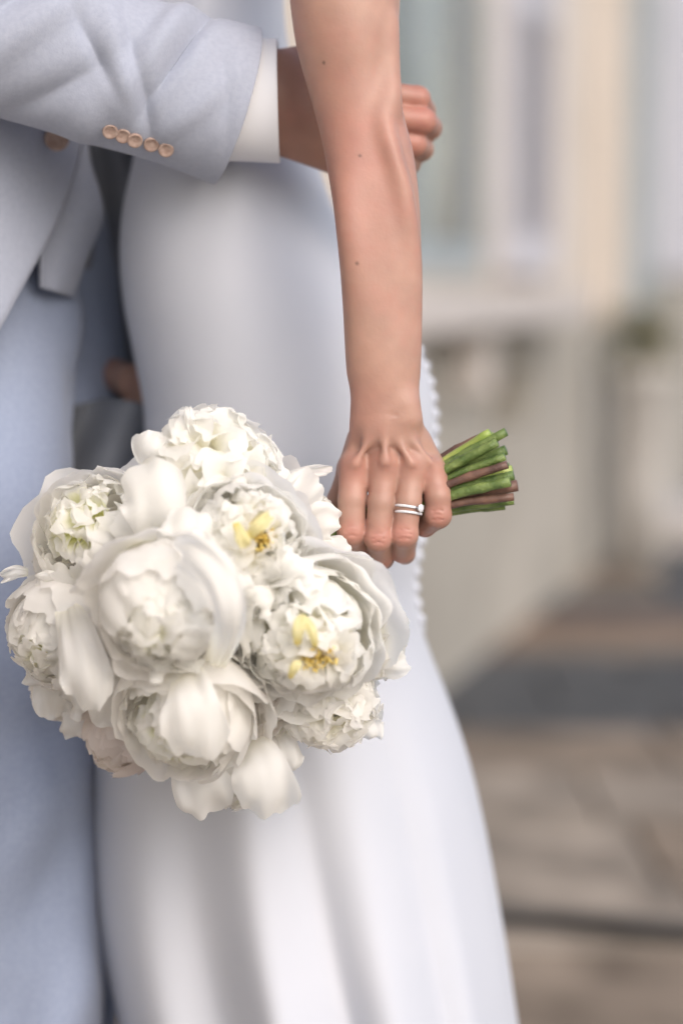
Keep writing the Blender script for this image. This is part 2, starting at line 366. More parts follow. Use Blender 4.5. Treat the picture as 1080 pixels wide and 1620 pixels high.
# potted plant by the door
pp = house.matrix_world
def wall_pt(s, out, z):
    ca, sa = math.cos(ALPHA), math.sin(ALPHA)
    return Vector((0.247 + s * ca + out * sa, 5.9 + s * sa - out * ca, z))
pl = empty('potted_plant', wall_pt(2.30, .20, 0), label='dull brown-green shrub in a tall pale stone pot against the cream wall', cat='plant')
MB().lathe([(.08, 0), (.09, .3), (.105, .64), (.115, .65), (.115, .70), (.10, .70), (.095, .62)], 20).build('pot', M['clay'], pl, True)
lf = MB(); rr = random.Random(2)
for i in range(420):
    a = rr.uniform(0, 6.28); r_ = rr.uniform(0, .12); z = rr.uniform(.68, .88)
    c = Vector((r_ * math.cos(a), r_ * math.sin(a), z)); d = Vector((rr.gauss(0, 1), rr.gauss(0, 1), rr.gauss(0, .7))).normalized(); e = d.orthogonal().normalized()
    L_ = rr.uniform(.03, .06); lf.add([c, c + d * L_ * .5 + e * L_ * .28, c + d * L_, c + d * L_ * .5 - e * L_ * .28], [(0, 1, 2, 3)])
tag(lf.build('foliage', M['leaf'], pl), kind='stuff')

# cable on the paving
P = [(-0.9, 3.62, .016), (-.3, 3.60, .016), (.15, 3.585, .017), (.32, 3.56, .016), (.48, 3.50, .017), (.8, 3.43, .016), (1.5, 3.40, .016), (2.4, 3.5, .016)]
tag(MB().tube(spline(P, 60), .0155, 10).build('cable', M['rubber'], None, True), label='thick black cable lying across the brown paving behind the dress', cat='cable')

# ------------------------------------------------------------------ BRIDE
bride = empty('person', (-.13, 1.97, 0), label='bride in a plain white dress, her bare arm hanging down and holding the peony bouquet', cat='person')
def under(o, root):
    o.parent = root; o.matrix_parent_inverse = Matrix.Translation(-root.location); return o
# --- near arm and hand
h = 0.00105
lo = at(430, 925, 1.62); hi = at(760, -160, 1.80)
lo = [at(430, 925, 1.64)[0], 1.64, at(600, 925, 1.7)[2]]; hi = [at(760, 0, 1.7)[0], 1.80, at(600, -190, 1.7)[2]]
sc = Sculpt(lo, hi, h)
A = lambda x, y, Y: at(x, y, Y)
q = pr
cam_n = np.array([0, -1.0, 0])
# forearm
Yw = 1.703
EY = [-330, -120, 0, 60, 130, 200, 250, 300, 400, 500, 590, 640, 665]
EL = [448, 452, 459, 468, 487, 506, 517, 526, 540, 548, 553, 556, 557]
ER = [640, 634, 632, 630, 628, 640, 653, 660, 665, 663, 660, 658, 659]
EYY = [1.772, 1.755, 1.745, 1.740, 1.736, 1.731, 1.727, 1.722, 1.715, 1.710, 1.706, 1.705, 1.704]
EF = [.95, .95, .95, .94, .92, .90, .89, .88, .86, .83, .79, .76, .74]
arm = sc.blank(); yy_ = np.linspace(-330, 662, 70)
cl, cr, cy, cf = (interp(yy_, EY, k) for k in (EL, ER, EYY, EF))
def chainf(F, pts, rads, sq, k=.0004):
    for i in range(len(pts) - 1):
        sc.cone(pts[i], pts[i + 1], rads[i], rads[i + 1], k, F=F, nrm=(0, 1, 0), sc=sq[i] if hasattr(sq, '__len__') else sq)
chainf(arm, [A((cl[i] + cr[i]) / 2, yy_[i], cy[i]) for i in range(70)], [q((cr[i] - cl[i]) / 2) for i in range(70)], cf)
sc.F = smin(sc.F, arm, .001)
def ridge(pts, rads, k, n=16):
    """a soft bone or tendon under the skin"""
    F = sc.blank(); P_ = spline([A(*p) for p in pts], n); R_ = interp(np.linspace(0, len(rads) - 1, n), np.arange(len(rads)), rads)
    for i in range(n - 1): sc.cone(P_[i], P_[i + 1], q(R_[i]), q(R_[i + 1]), .0004, F=F)
    sc.F = smin(sc.F, F, k)
def groove(pts, r, k, n=10):
    P_ = spline([A(*p) for p in pts], n)
    F = sc.blank()
    for i in range(n - 1): sc.cone(P_[i], P_[i + 1], q(r), q(r), .0003, F=F)
    sc.F = -smin(-sc.F, F, k)
# elbow tip, ulna edge below it, and the hollow beside the tendon above it
ridge([(613, 40, 1.728), (617, 110, 1.722), (618, 165, 1.716), (614, 190, 1.724)], [12, 14, 15, 9], .009)
ridge([(603, 150, 1.722), (608, 195, 1.708), (622, 245, 1.701), (640, 320, 1.700), (649, 430, 1.704), (650, 560, 1.703), (646, 620, 1.708)], [11, 11, 11, 12, 12, 10, 7], .009, 24)
groove([(632, 110, 1.702), (625, 160, 1.697), (630, 200, 1.694), (643, 238, 1.697)], 5, .006)
groove([(600, 60, 1.664), (603, 120, 1.663), (596, 175, 1.664)], 10, .016)
ridge([(552, 200, 1.722), (552, 340, 1.698), (566, 470, 1.697), (575, 580, 1.702)], [14, 17, 14, 9], .018)
# palm
PALM = sc.F
k_ = [(560, 738, 1.706), (609, 733, 1.701), (650, 738, 1.703), (683, 745, 1.711)]
for i, (x, y, Y) in enumerate(k_):
    wx = 592 + i * 12
    sc.cone(A(wx, 662, 1.706), A(x, y + 4, Y + .004), q(25), q(22), 0.011, nrm=(0, 1, 0), sc=.80)
sc.cone(A(575, 700, 1.722), A(560, 745, 1.728), q(26), q(20), 0.01)          # thumb side of the palm
sc.cone(A(655, 700, 1.718), A(690, 770, 1.724), q(24), q(20), 0.01)          # little-finger side
sc.cone(A(645, 640, 1.697), A(648, 660, 1.697), q(10), q(9), 0.014)         # ulna head
# tendons
ridge([(606, 668, 1.6935), (608, 700, 1.6885), (609, 730, 1.6862)], [4, 3.6, 4.5], .0075)
ridge([(620, 674, 1.6965), (634, 704, 1.6912), (650, 732, 1.6885)], [3, 3, 4], .008)
ridge([(594, 674, 1.6945), (578, 704, 1.6915), (563, 732, 1.6905)], [2.5, 2.6, 4], .009)
ridge([(632, 676, 1.6975), (660, 706, 1.6950), (680, 732, 1.6965)], [2.5, 2.6, 4], .008)
for wb in (((585, 745, 1.704), (583, 756, 1.703)), ((629, 742, 1.702), (625, 753, 1.701)), ((667, 748, 1.706), (667, 760, 1.706))):
    sc.cone(A(*wb[0]), A(*wb[1]), q(16), q(13), .008)
# crease at the wrist
groove([(560, 669, 1.692), (582, 659, 1.6855), (606, 656, 1.6845), (626, 657, 1.6875)], 1.0, .003)
groove([(566, 676, 1.691), (590, 668, 1.6855), (612, 665, 1.6840)], .8, .002)
base = sc.F.copy()
fingers = [
    # mcp, pip, dip, tip  (px, py, Y, radius px)
    [(559, 740, 1.703, 23), (557, 790, 1.697, 22.5), (556, 842, 1.695, 22.5), (566, 870, 1.716, 20), (574, 872, 1.738, 17), (580, 850, 1.752, 15)],
    [(608, 736, 1.699, 22), (602, 795, 1.692, 20.5), (598, 853, 1.691, 20.5), (602, 881, 1.712, 18.5), (606, 884, 1.735, 17), (610, 860, 1.752, 15)],
    [(650, 740, 1.701, 21.5), (645, 795, 1.693, 21), (639, 846, 1.692, 21), (636, 872, 1.712, 18.5), (640, 876, 1.735, 16.5), (646, 852, 1.750, 15)],
    [(684, 746, 1.708, 20.5), (692, 785, 1.700, 21), (692, 816, 1.700, 20.5), (672, 832, 1.715, 17.5), (668, 832, 1.734, 15.5), (676, 815, 1.748, 14)],
]
out = None
for fi, f in enumerate(fingers):
    F = sc.blank()
    for a, b in zip(f[:-1], f[1:]): sc.cone(A(*a[:3]), A(*b[:3]), q(a[3]), q(b[3]), 0.0022, F=F)
    m_ = f[0]; sc.cone(A(m_[0], m_[1] - 3, m_[2] - .0045), A(m_[0], m_[1] + 3, m_[2] - .0045), q(13), q(12.5), 0.008, F=F)   # knuckle
    p_ = f[2]; sc.cone(A(p_[0] - 4, p_[1] - 2, p_[2] - .0012), A(p_[0] + 4, p_[1] - 2, p_[2] - .0012), q(17), q(17), 0.003, F=F)
    for dy, dz_, wl in ((-9, .0004, 8), (-2, .0000, 11), (5, .0004, 9)):
        sc.cut(A(p_[0] - wl, p_[1] + dy + 2, p_[2] - pr(p_[3]) + dz_), A(p_[0], p_[1] + dy - .5, p_[2] - pr(p_[3]) - .0007 + dz_), q(1.0), 0.0010, F=F)
        sc.cut(A(p_[0], p_[1] + dy - .5, p_[2] - pr(p_[3]) - .0007 + dz_), A(p_[0] + wl, p_[1] + dy + 1.5, p_[2] - pr(p_[3]) + dz_), q(1.0), 0.0010, F=F)
    G = smin(base, F, 0.0085 if fi != 3 else .007)
    out = G if out is None else smin(out, G, 0.0009)
# thumb
F = sc.blank(); tb = [(585, 690, 1.725, 26), (556, 742, 1.735, 22), (536, 790, 1.742, 18.5), (537, 836, 1.752, 17), (556, 868, 1.762, 14)]
for a, b in zip(tb[:-1], tb[1:]): sc.cone(A(*a[:3]), A(*b[:3]), q(a[3]), q(b[3]), 0.003, F=F)
sc.F = smin(out, smin(base, F, 0.010), 0.0012)
V, Q = sc.surface(); V = relax(V, Q, 2, .35)
Vs_ = relax(V, Q, 12, .5); zw = np.clip((V[:, 2] - A(608, 650, 1.7)[2]) / .02, 0, 1)[:, None]; V = V * (1 - zw) + Vs_ * zw
reds = [(A(x, y, Y - .009), .0085, .55) for x, y, Y in k_] + [(A(f[2][0], f[2][1], f[2][2] - .009), .009, .7) for f in fingers] + [(A(f[3][0], f[3][1] + 10, f[3][2]), .010, .55) for f in fingers]
reds += [(A(560, 650, 1.70), .03, .35), (A(560, 330, 1.70), .05, .3), (A(548, 200, 1.70), .05, .3)]
moles = [(A(509, 98, 1.702), .0011), (A(570, 243, 1.694), .0010), (A(563, 416, 1.689), .0011)]
mo = []
for p, r in moles:   # put each mole on the skin itself
    d = (V[:, 0] - p[0]) ** 2 + (V[:, 2] - p[2]) ** 2; c_ = np.where(d < .0015 ** 2)[0]
    mo.append((V[c_[np.argmin(V[c_, 1])]], r))
parts = [(V, Q, skin_cols(V, SKIN_B, reds, mo))]
# --- the rest of her body, coarse: head, neck, chest, far arm, legs inside the dress
b = Sculpt((-.48, 1.70, -.01), (.12, 2.40, 1.82), .008)
bx = -.107; by = 1.965
b.cone((bx, by, 1.16), (bx + .01, by, 1.34), .046, .06, .02, nrm=(0, 1, 0), sc=1.6)
b.cone((bx + .01, by - .10, 1.40), (bx + .01, by + .10, 1.40), .05, .05, .05)
b.cone((bx + .01, by - .125, 1.42), (.02, 1.775, 1.28), .048, .042, .02); b.cone((.02, 1.775, 1.28), (at(543, -120, 1.755)), .042, .036, .02)
b.cone((bx + .01, by + .15, 1.40), (bx - .06, 2.18, 1.20), .045, .036, .02); b.cone((bx - .06, 2.18, 1.20), (bx - .28, 2.20, 1.25), .034, .024, .015); b.cone((bx - .28, 2.2, 1.25), (bx - .32, 2.17, 1.27), .03, .02, .01)
b.cone((bx - .03, by - .06, 1.27), (bx - .03, by + .06, 1.27), .05, .05, .03)
b.cone((bx, by, 1.40), (bx - .015, by, 1.55), .046, .044, .02); b.cone((bx - .02, by, 1.60), (bx - .01, by, 1.68), .068, .082, .03); b.cone((bx - .085, by, 1.61), (bx - .10, by, 1.59), .012, .014, .012)
b.cone((bx - .03, by, 1.545), (bx - .075, by, 1.55), .04, .022, .02)
for s_ in (-1, 1):
    b.cone((-.045, by + s_ * .06, .88), (-.03, by + s_ * .06, .5), .075, .052, .03); b.cone((-.03, by + s_ * .06, .5), (-.01, by + s_ * .05, .08), .05, .03, .02); b.cone((-.01, by + s_ * .05, .05), (-.13, by + s_ * .05, .03), .028, .022, .015)
    b.cone((bx + .01, by + s_ * .078, 1.62), (bx + .015, by + s_ * .08, 1.64), .012, .014, .006)
b.cone((bx, by, 1.16), (-.095, by, 1.0), .046, .055, .02, nrm=(0, 1, 0), sc=1.6); b.cone((-.095, by, 1.0), (-.05, by, .88), .055, .08, .02)
Vb, Qb = b.surface(); Vb = relax(Vb, Qb, 2)
parts.append((Vb, Qb, skin_cols(Vb, SKIN_B)))
Vj, Qj, Cj = join_np(parts)
bride_body = under(link('body', mesh_np('bride_body', Vj, Qj, Cj), M['skin']), bride)
hs = Sculpt((-.34, 1.80, 1.40), (.08, 2.14, 1.84), .007)
hs.cone((bx + .02, by, 1.66), (bx - .0, by, 1.71), .092, .09, .03); hs.cone((bx + .09, by, 1.62), (bx + .10, by, 1.60), .055, .05, .03)
Vh, Qh = hs.surface(); under(link('hair', mesh_np('hair', relax(Vh, Qh, 2), Qh), M['hair']), bride)

# --- dress
YC = 1.965
yl = [-420, -250, -120, 0, 100, 200, 270, 330, 400, 470, 560, 640, 760, 900, 1050, 1190, 1380, 1500, 1620, 1900, 2330]
xl = [250, 190, 180, 195, 215, 225, 213, 200, 195, 200, 217, 232, 228, 200, 165, 145, 150, 172, 202, 240, 250]
yr = [-420, -250, -120, 0, 100, 200, 290, 390, 450, 520, 580, 650, 750, 850, 930, 980, 1040, 1100, 1200, 1300, 1400, 1500, 1620, 1900, 2330]
xr = [470, 475, 462, 446, 458, 482, 510, 552, 592, 640, 668, 682, 678, 662, 652, 660, 680, 704, 738, 762, 781, 798, 816, 870, 960]
yb = [-420, -120, 0, 200, 400, 640, 900, 1300, 1620, 2330]; hb = [.115, .118, .112, .125, .150, .168, .172, .19, .21, .26]
nz, nphi = 240, 400
ys = np.linspace(-420, 2325, nz); phi = np.linspace(0, 2 * math.pi, nphi, endpoint=False)
XL = interp(ys, yl, xl); XR = interp(ys, yr, xr); HB = interp(ys, yb, hb)
Vd = np.zeros((nphi, nz, 3))
for j in range(nz):
    pL = at(XL[j], ys[j], YC); pR = at(XR[j], ys[j], YC); xc = (pL[0] + pR[0]) / 2; a = (pR[0] - pL[0]) / 2
    c, s_ = np.cos(phi), np.sin(phi)
    e = 0.92
    X = np.sign(c) * np.abs(c) ** e; Yy = np.sign(s_) * np.abs(s_) ** e
    t = X                                             # -1 left .. 1 right, on the near side
    low = np.clip((ys[j] - 1000) / 700, 0, 1.6); lo2 = low ** 1.15
    near = np.clip(-s_ * 1.6, 0, 1)
    # soft standing folds: ridges (+) and valleys (-) across the near side, spreading towards the hem
    def gs(t0, w): return np.exp(-((t - t0) / w) ** 2)
    sl = 0.0
    f = .8 * (-0.056 * gs(-.42 + .03 * low, .17) + .020 * gs(-.72, .14) + .030 * gs(-.12, .12) - .032 * gs(.12 + .10 * low, .10) + .024 * gs(.38 + .06 * low, .11)
         - .016 * gs(.60 + .04 * low, .06) + .018 * gs(.76 + .02 * low, .06) - .010 * gs(.90, .05))
    fold = f * lo2 * near
    back = .02 * lo2 * np.sin(phi * 9) * np.clip(s_, 0, 1)
    tl = np.clip((560 - ys[j]) / 300, 0, 1) * np.clip((ys[j] - 200) / 150, 0, 1)
    b_ = HB[j]
    # soft drag lines from the waist to the seat
    pull = 0.0025 * np.sin(ys[j] * .02 + t * 5 + 1.3 * np.sin(t * 3)) * near * np.clip((900 - ys[j]) / 700, 0, 1)
    Vd[:, j, 0] = xc + a * X + back * c * .5
    Vd[:, j, 1] = YC + (b_ + fold + pull + back) * Yy
    Vd[:, j, 2] = pL[2]
dress = link('dress', mesh_np('dress', Vd.reshape(-1, 3), grid_quads(nphi, nz, True)), M['dress']); under(dress, bride)
sm = dress.modifiers.new('thickness', 'SOLIDIFY'); sm.thickness = .0015; sm.offset = -1
# satin covered buttons down the back seam
bt = MB(); 
for i in range(7):
    pass
import bmesh
bmm = bmesh.new(); bmesh.ops.create_uvsphere(bmm, u_segments=12, v_segments=8, radius=.0044)
for v in bmm.verts: v.co.x *= .8
btm = bpy.data.meshes.new('button'); bmm.to_mesh(btm); bmm.free(); btm.materials.append(M['dress'])
btm.polygons.foreach_set('use_smooth', np.ones(len(btm.polygons), bool))
for y in np.arange(505, 985, 25.0):
    x = float(interp(y, yr, xr)); p = at(x + 6, y, YC - .01)
    o = bpy.data.objects.new('button', btm); C.objects.link(o); o.parent = dress; o.location = p
# placket the buttons sit on
P = [at(float(interp(y, yr, xr)) + 1, y, YC - .008) for y in np.linspace(490, 1000, 30)]
MB().tube(P, .0036, 8).build('button_loop_strip', M['dress'], dress, True)

# ------------------------------------------------------------------ rings on her ring finger
mcp, pip = A(651, 740, 1.700), A(640, 846, 1.691)
def ring_frame(py, tilt=0.0):
    t = (py - 740) / 106; c = A(648, 768, 1.6965) * 0 + (1 - t) * (mcp + (A(645, 795, 1.692) - (mcp + pip) / 2)) + t * (pip + (A(645, 795, 1.692) - (mcp + pip) / 2))
    c = A(645.5 if py > 795 else 647, py, 1.6922)
    z = Vector(unit(mcp - pip)); z = (z + Vector((tilt, 0, 0))).normalized(); x = Vector((1, 0, 0)); x = (x - z * x.dot(z)).normalized(); y = z.cross(x)
    return c, Matrix(((x.x, y.x, z.x, c[0]), (x.y, y.y, z.y, c[1]), (x.z, y.z, z.z, c[2]), (0, 0, 0, 1)))
def band(parent, R_, r_, M4):
    m = MB(); n = 48; V = []; F = []
    for i in range(n):
        a = 2 * math.pi * i / n
        for k in range(8):
            bb = 2 * math.pi * k / 8; V.append(M4 @ Vector(((R_ + r_ * math.cos(bb)) * math.cos(a), (R_ + r_ * math.cos(bb)) * math.sin(a), r_ * 1.15 * math.sin(bb))))
    for i in range(n):
        for k in range(8):
            F.append((i * 8 + k, ((i + 1) % n) * 8 + k, ((i + 1) % n) * 8 + (k + 1) % 8, i * 8 + (k + 1) % 8))
    m.add(V, F); return under(m.build('band', M['metal'], None, True), parent)
def gem_mesh(r):
    m = MB(); m.lathe([(r * .05, -r * .75), (r, 0), (r * .95, r * .08), (r * .55, r * .34)], 8); return m
c1, R1 = ring_frame(803, .04); c2, R2 = ring_frame(812, 0)
rad = q(20.6)
ring1 = empty('diamond_ring', c1, label='upper silver ring with one raised round diamond on the ring finger', cat='ring')
ring2 = empty('wedding_band', c2, label='thin lower silver band set with a row of tiny diamonds on the ring finger', cat='ring')
for rt, Mx, skip in ((ring1, R1, True), (ring2, R2, False)):
    band(rt, rad, .00085, Mx)
    for k in range(-8, 9):
        a = -math.pi / 2 + k * .145
        if skip and abs(a + math.pi / 2 - .80) < .26: continue
        mm = Mx @ Matrix.Rotation(a, 4, 'Z') @ Matrix.Translation((rad + .0008, 0, 0)) @ Matrix.Rotation(math.pi / 2, 4, 'Y')
        g_ = gem_mesh(.00105); g_.V = [mm @ Vector(v) for v in g_.V]; under(g_.build('small_diamond', M['gem']), rt)
a = -math.pi / 2 + .80
mm = R1 @ Matrix.Rotation(a, 4, 'Z') @ Matrix.Translation((rad + .0030, 0, 0)) @ Matrix.Rotation(math.pi / 2, 4, 'Y')
g_ = gem_mesh(.0030); g_.V = [mm @ Vector(v) for v in g_.V]; under(g_.build('round_diamond', M['gem']), ring1)
for k in range(4):
    b2 = k * math.pi / 2 + .78; P = [mm @ Vector((.0009 * math.cos(b2), .0009 * math.sin(b2), -.0024)), mm @ Vector((.0029 * math.cos(b2), .0029 * math.sin(b2), 0)), mm @ Vector((.0025 * math.cos(b2), .0025 * math.sin(b2), .0007))]
    under(MB().tube(P, .00035, 6).build('prong', M['metal'], None, True), ring1)

# ------------------------------------------------------------------ GROOM
groom = empty('person', (-.37, 1.98, 0), label='groom in a light blue-grey suit, his sleeved arm wrapped round the bride\'s waist', cat='person')
# sleeve
def loft(path, rads, nphi, nz, disp=None, up=(0, 0, 1), flat=1.0):
    P = spline(path, nz); Rr = interp(np.linspace(0, len(path) - 1, nz), np.arange(len(path)), rads)
    T = np.gradient(P, axis=0); T /= np.linalg.norm(T, axis=1)[:, None]
    up = np.asarray(up, float); V = np.zeros((nphi, nz, 3)); ph = np.linspace(0, 2 * math.pi, nphi, endpoint=False)
    for j in range(nz):
        n2 = up - T[j] * (up @ T[j]); n2 /= np.linalg.norm(n2); n1 = np.cross(T[j], n2)
        s_ = j / (nz - 1)
        r = Rr[j] * np.ones(nphi)
        if disp is not None: r = r + disp(s_, ph)
        V[:, j] = P[j] + (np.cos(ph) * r)[:, None] * n2 + (np.sin(ph) * r * flat)[:, None] * n1
    return V
SL = [(-.40, 1.83, 1.46), (-.37, 1.80, 1.34), at(-190, -60, 1.775), at(-90, 10, 1.765), at(40, 62, 1.765), at(170, 106, 1.772), at(280, 138, 1.782), at(374, 168, 1.792)]
RS = [.085, .075, .068, .062, .056, .0535, .0535, .0565]
def wr(s, ph):
    # ph: 0 = up, pi = down; the camera looks at one flank.
    g = lambda c, w, x: np.exp(-((x - c) / w) ** 2)
    cam = math.pi * 1.5
    d = np.zeros_like(ph)
    for s0, ws, p0, wp, A_, sl in FOLDS:
        dp = (ph - p0 + math.pi) % (2 * math.pi) - math.pi
        d += A_ * g(0, ws, s - s0 - sl * dp) * g(0, wp, dp)
    return d
FL = 0.5 * math.pi
FOLDS = [(.795, .024, FL - .6, .85, .0085, -.05), (.838, .016, FL - .45, .95, -.0075, -.05), (.72, .035, FL - .2, .8, .0090, .06), (.762, .020, FL + .1, .8, -.0075, .07), (.66, .03, FL + .5, .7, -.0080, -.09),
         (.60, .03, FL - .3, .9, .0080, -.08), (.555, .020, FL - .5, .8, -.0080, -.08), (.50, .03, FL + .2, 1, .0060, .05), (.45, .02, FL, 1, -.006, -.06), (.70, .03, FL + 1.0, .5, .006, .0), (.88, .03, FL + .4, .6, .0030, -.1), (.93, .02, FL - .2, .7, -.0025, .06), (.68, .018, FL - .1, .5, -.0050, .12)]
V = loft(SL, RS, 160, 260, wr, flat=.92)
# find which flank faces the camera
dr = 0.0016 * wob(V.reshape(-1, 3), 3, 70).reshape(V.shape[:2]); V[:, :, 1] += dr
jk = empty('jacket'); bpy.data.objects.remove(jk)
sleeve_me = mesh_np('sleeve', V.reshape(-1, 3), grid_quads(160, 260, True)[:, ::-1])
sleeve = under(link('jacket', sleeve_me, M['jacket']), groom); sleeve.name = 'jacket_sleeve'
m_ = sleeve.modifiers.new('thickness', 'SOLIDIFY'); m_.thickness = .003; m_.offset = -1
# shirt cuff
CF = [at(330, 158, 1.797), at(385, 159, 1.797), at(441, 158, 1.797)]
V = loft(CF, [.0425, .0425, .0428], 80, 30, lambda s, p: .0008 * np.sin(p * 3 + s * 4), flat=.8)
cuff = under(link('shirt_cuff', mesh_np('shirt_cuff', V.reshape(-1, 3), grid_quads(80, 30, True)[:, ::-1]), M['shirt']), groom)
m_ = cuff.modifiers.new('thickness', 'SOLIDIFY'); m_.thickness = .0025; m_.offset = -1
# sleeve buttons
def button(p, nrm, r, parent):
    n = Vector(nrm).normalized(); Mx = Matrix.Translation(Vector(p)) @ n.to_track_quat('Z', 'Y').to_matrix().to_4x4()
    pr_ = [(r * .05, 0.0), (r * .9, 0.0), (r, .0008), (r, .0022), (r * .86, .0030), (r * .66, .0020), (r * .2, .0018), (r * .02, .0018)]
    return under(MB().lathe(pr_, 24, Mx).build('button', M['button'], None, True), parent)
Vs = sleeve_me
for (x, y) in ((175, 206), (195, 212), (216, 219), (239, 226), (264, 235)):
    # the point of the sleeve's camera side at this pixel
    co = np.zeros(len(Vs.vertices) * 3, np.float32); Vs.vertices.foreach_get('co', co); co = co.reshape(-1, 3)
    pxx = 540 + FPX * co[:, 0] / (co[:, 1] * CT - (co[:, 2] - CAM_H) * ST); pyy = 810 - FPX * (co[:, 1] * ST + (co[:, 2] - CAM_H) * CT) / (co[:, 1] * CT - (co[:, 2] - CAM_H) * ST)
    d = np.hypot(pxx - x, pyy - y) + (co[:, 1] - 1.7) * 100; c_ = co[np.argmin(d)]
    button(c_ + np.array([0, -.0045, -.001]), (.1, -1, -.55), .0056, sleeve)
# jacket torso
jc = np.array([-.372, 1.985]); ja, jb = .178, .222
edge_y = [-450, 100, 190, 230, 280, 330, 390, 450, 510, 560, 600]; edge_x = [95, 122, 127, 122, 113, 99, 76, 49, 20, -12, -60]
nz, nph = 150, 180
ys = np.linspace(-450, 600, nz); Vt = np.zeros((nph, nz, 3))
for j, y in enumerate(ys):
    ex = float(interp(y, edge_y, edge_x)); z = at(ex, y, 1.9)[2]; X0 = at(ex, y, 1.90)[0]
    cphi = np.clip((X0 - jc[0]) / ja, -1, .985); p0 = -math.acos(cphi)
    far = at(150 - max(0, (y - 300)) * .55, y, 1.97)[0]; pf = -2 * math.pi + math.acos(np.clip((far - jc[0]) / ja, -1, .96))
    sh_ = 1 - .45 * np.clip((-y - 330) / 120, 0, 1) ** 2
    fl = 1 + .05 * np.clip((y - 200) / 400, 0, 1)
    p = np.linspace(p0, pf, nph)
    r = 1 + .008 * np.sin(p * 7 + y * .004) + .006 * np.sin(p * 3 - y * .013)
    Vt[:, j, 0] = jc[0] + ja * np.cos(p) * (sh_ * fl * r if True else 1)
    Vt[:, j, 0] = np.where(np.arange(nph) < 1, X0, Vt[:, j, 0]); Vt[:, j, 1] = jc[1] + jb * np.sin(p) * sh_ * r * fl; Vt[:, j, 2] = z
jt = under(link('jacket', mesh_np('jacket', Vt.reshape(-1, 3), grid_quads(nph, nz)), M['jacket']), groom)
m_ = jt.modifiers.new('thickness', 'SOLIDIFY'); m_.thickness = .004; m_.offset = 1
button(at(90, 219, 1.848), (.25, -1, -.05), .0095, jt)
# far front panel with its squared hem, and a dark sheet added for the shade between the bodies
nu, nv = 40, 50
Vp = np.zeros((nu, nv, 3))
for i, u in enumerate(np.linspace(0, 1, nu)):
    for j, v in enumerate(np.linspace(0, 1, nv)):
        y = 150 + (v * (455 - 150)); xr_ = interp(v, [0, .3, .6, .75, 1], [128, 138, 158, 140, 112]); xl_ = interp(v, [0, .5, 1], [60, 60, 62])
        y2 = y + (u * 14 if v > .5 else u * 14 * v * 2)
        Vp[i, j] = at(xl_ + (xr_ - xl_) * u, y2, 1.880 + .055 * u + .006 * math.sin(u * 5 + v * 2))
fp = under(link('jacket_front_panel', mesh_np('panel', Vp.reshape(-1, 3), grid_quads(nu, nv)), M['jacket']), groom)
m_ = fp.modifiers.new('thickness', 'SOLIDIFY'); m_.thickness = .003
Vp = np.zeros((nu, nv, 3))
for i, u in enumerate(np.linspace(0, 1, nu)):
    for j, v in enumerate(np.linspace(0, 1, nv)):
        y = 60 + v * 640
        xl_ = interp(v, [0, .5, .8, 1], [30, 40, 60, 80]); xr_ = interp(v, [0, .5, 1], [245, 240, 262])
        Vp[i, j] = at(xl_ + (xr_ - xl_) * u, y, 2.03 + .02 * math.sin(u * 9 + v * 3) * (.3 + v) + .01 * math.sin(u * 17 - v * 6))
ln = under(link('gap_shade_sheet', mesh_np('gap_shade', Vp.reshape(-1, 3), grid_quads(nu, nv)), M['gap_shade']), groom)
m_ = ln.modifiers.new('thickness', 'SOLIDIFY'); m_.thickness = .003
# trousers, two legs
def leg(path, rads, seed, flat=1.0):
    def dsp(s, p): return .0045 * np.sin(s * 61 + 2.6 * np.sin(p + seed)) * np.clip(np.sin(p * 2 - s * 11), 0, 1) + .0120 * np.sin(s * 34 + 1.8 * np.sin(p * 2 + seed)) * np.clip(np.sin(p * 1.5 + s * 7 + seed), 0, 1) + .003 * np.sin(p * 2 + s * 9 + seed)
    return loft(path, rads, 120, 240, dsp, up=(1, 0, 0), flat=flat)
ex = lambda x, y, Y: at(x, y, Y)
near = [ex(-85, 250, 2.0), ex(-75, 420, 1.985), ex(-50, 600, 1.935), ex(-34, 780, 1.89), ex(-22, 950, 1.89), ex(2, 1150, 1.89), ex(14, 1400, 1.885), ex(20, 1620, 1.89), ex(20, 1980, 1.89), ex(24, 2420, 1.895)]
rn = [.098, .095, .084, .072, .070, .070, .068, .068, .068, .072]
V = leg(near, rn, 1, 1.1)
tro = under(link('trousers', mesh_np('trousers', V.reshape(-1, 3), grid_quads(120, 240, True)), M['trousers']), groom)
far = [ex(0, 250, 2.10), ex(20, 420, 2.09), ex(40, 600, 2.09), ex(50, 780, 2.09), ex(60, 950, 2.09), ex(70, 1150, 2.09), ex(70, 1400, 2.10), ex(70, 1620, 2.10), ex(60, 1980, 2.10), ex(60, 2180, 2.1)]
V = leg(far, [.098, .10, .10, .092, .082, .076, .07, .068, .068, .07], 4, 1.1)
tr2 = under(link('trouser_leg', mesh_np('trouser_leg', V.reshape(-1, 3), grid_quads(120, 240, True)), M['trousers']), groom)
# dark flap standing in for the shaded far leg between the bodies
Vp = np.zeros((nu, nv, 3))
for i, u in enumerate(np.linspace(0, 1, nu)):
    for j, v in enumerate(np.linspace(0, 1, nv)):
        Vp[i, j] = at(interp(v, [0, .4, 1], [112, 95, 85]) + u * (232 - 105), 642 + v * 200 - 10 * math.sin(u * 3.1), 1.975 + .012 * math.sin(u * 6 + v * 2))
pk = under(link('gap_shade_flap', mesh_np('shade_flap', Vp.reshape(-1, 3), grid_quads(nu, nv)), M['gap_shade']), groom)
m_ = pk.modifiers.new('thickness', 'SOLIDIFY'); m_.thickness = .003
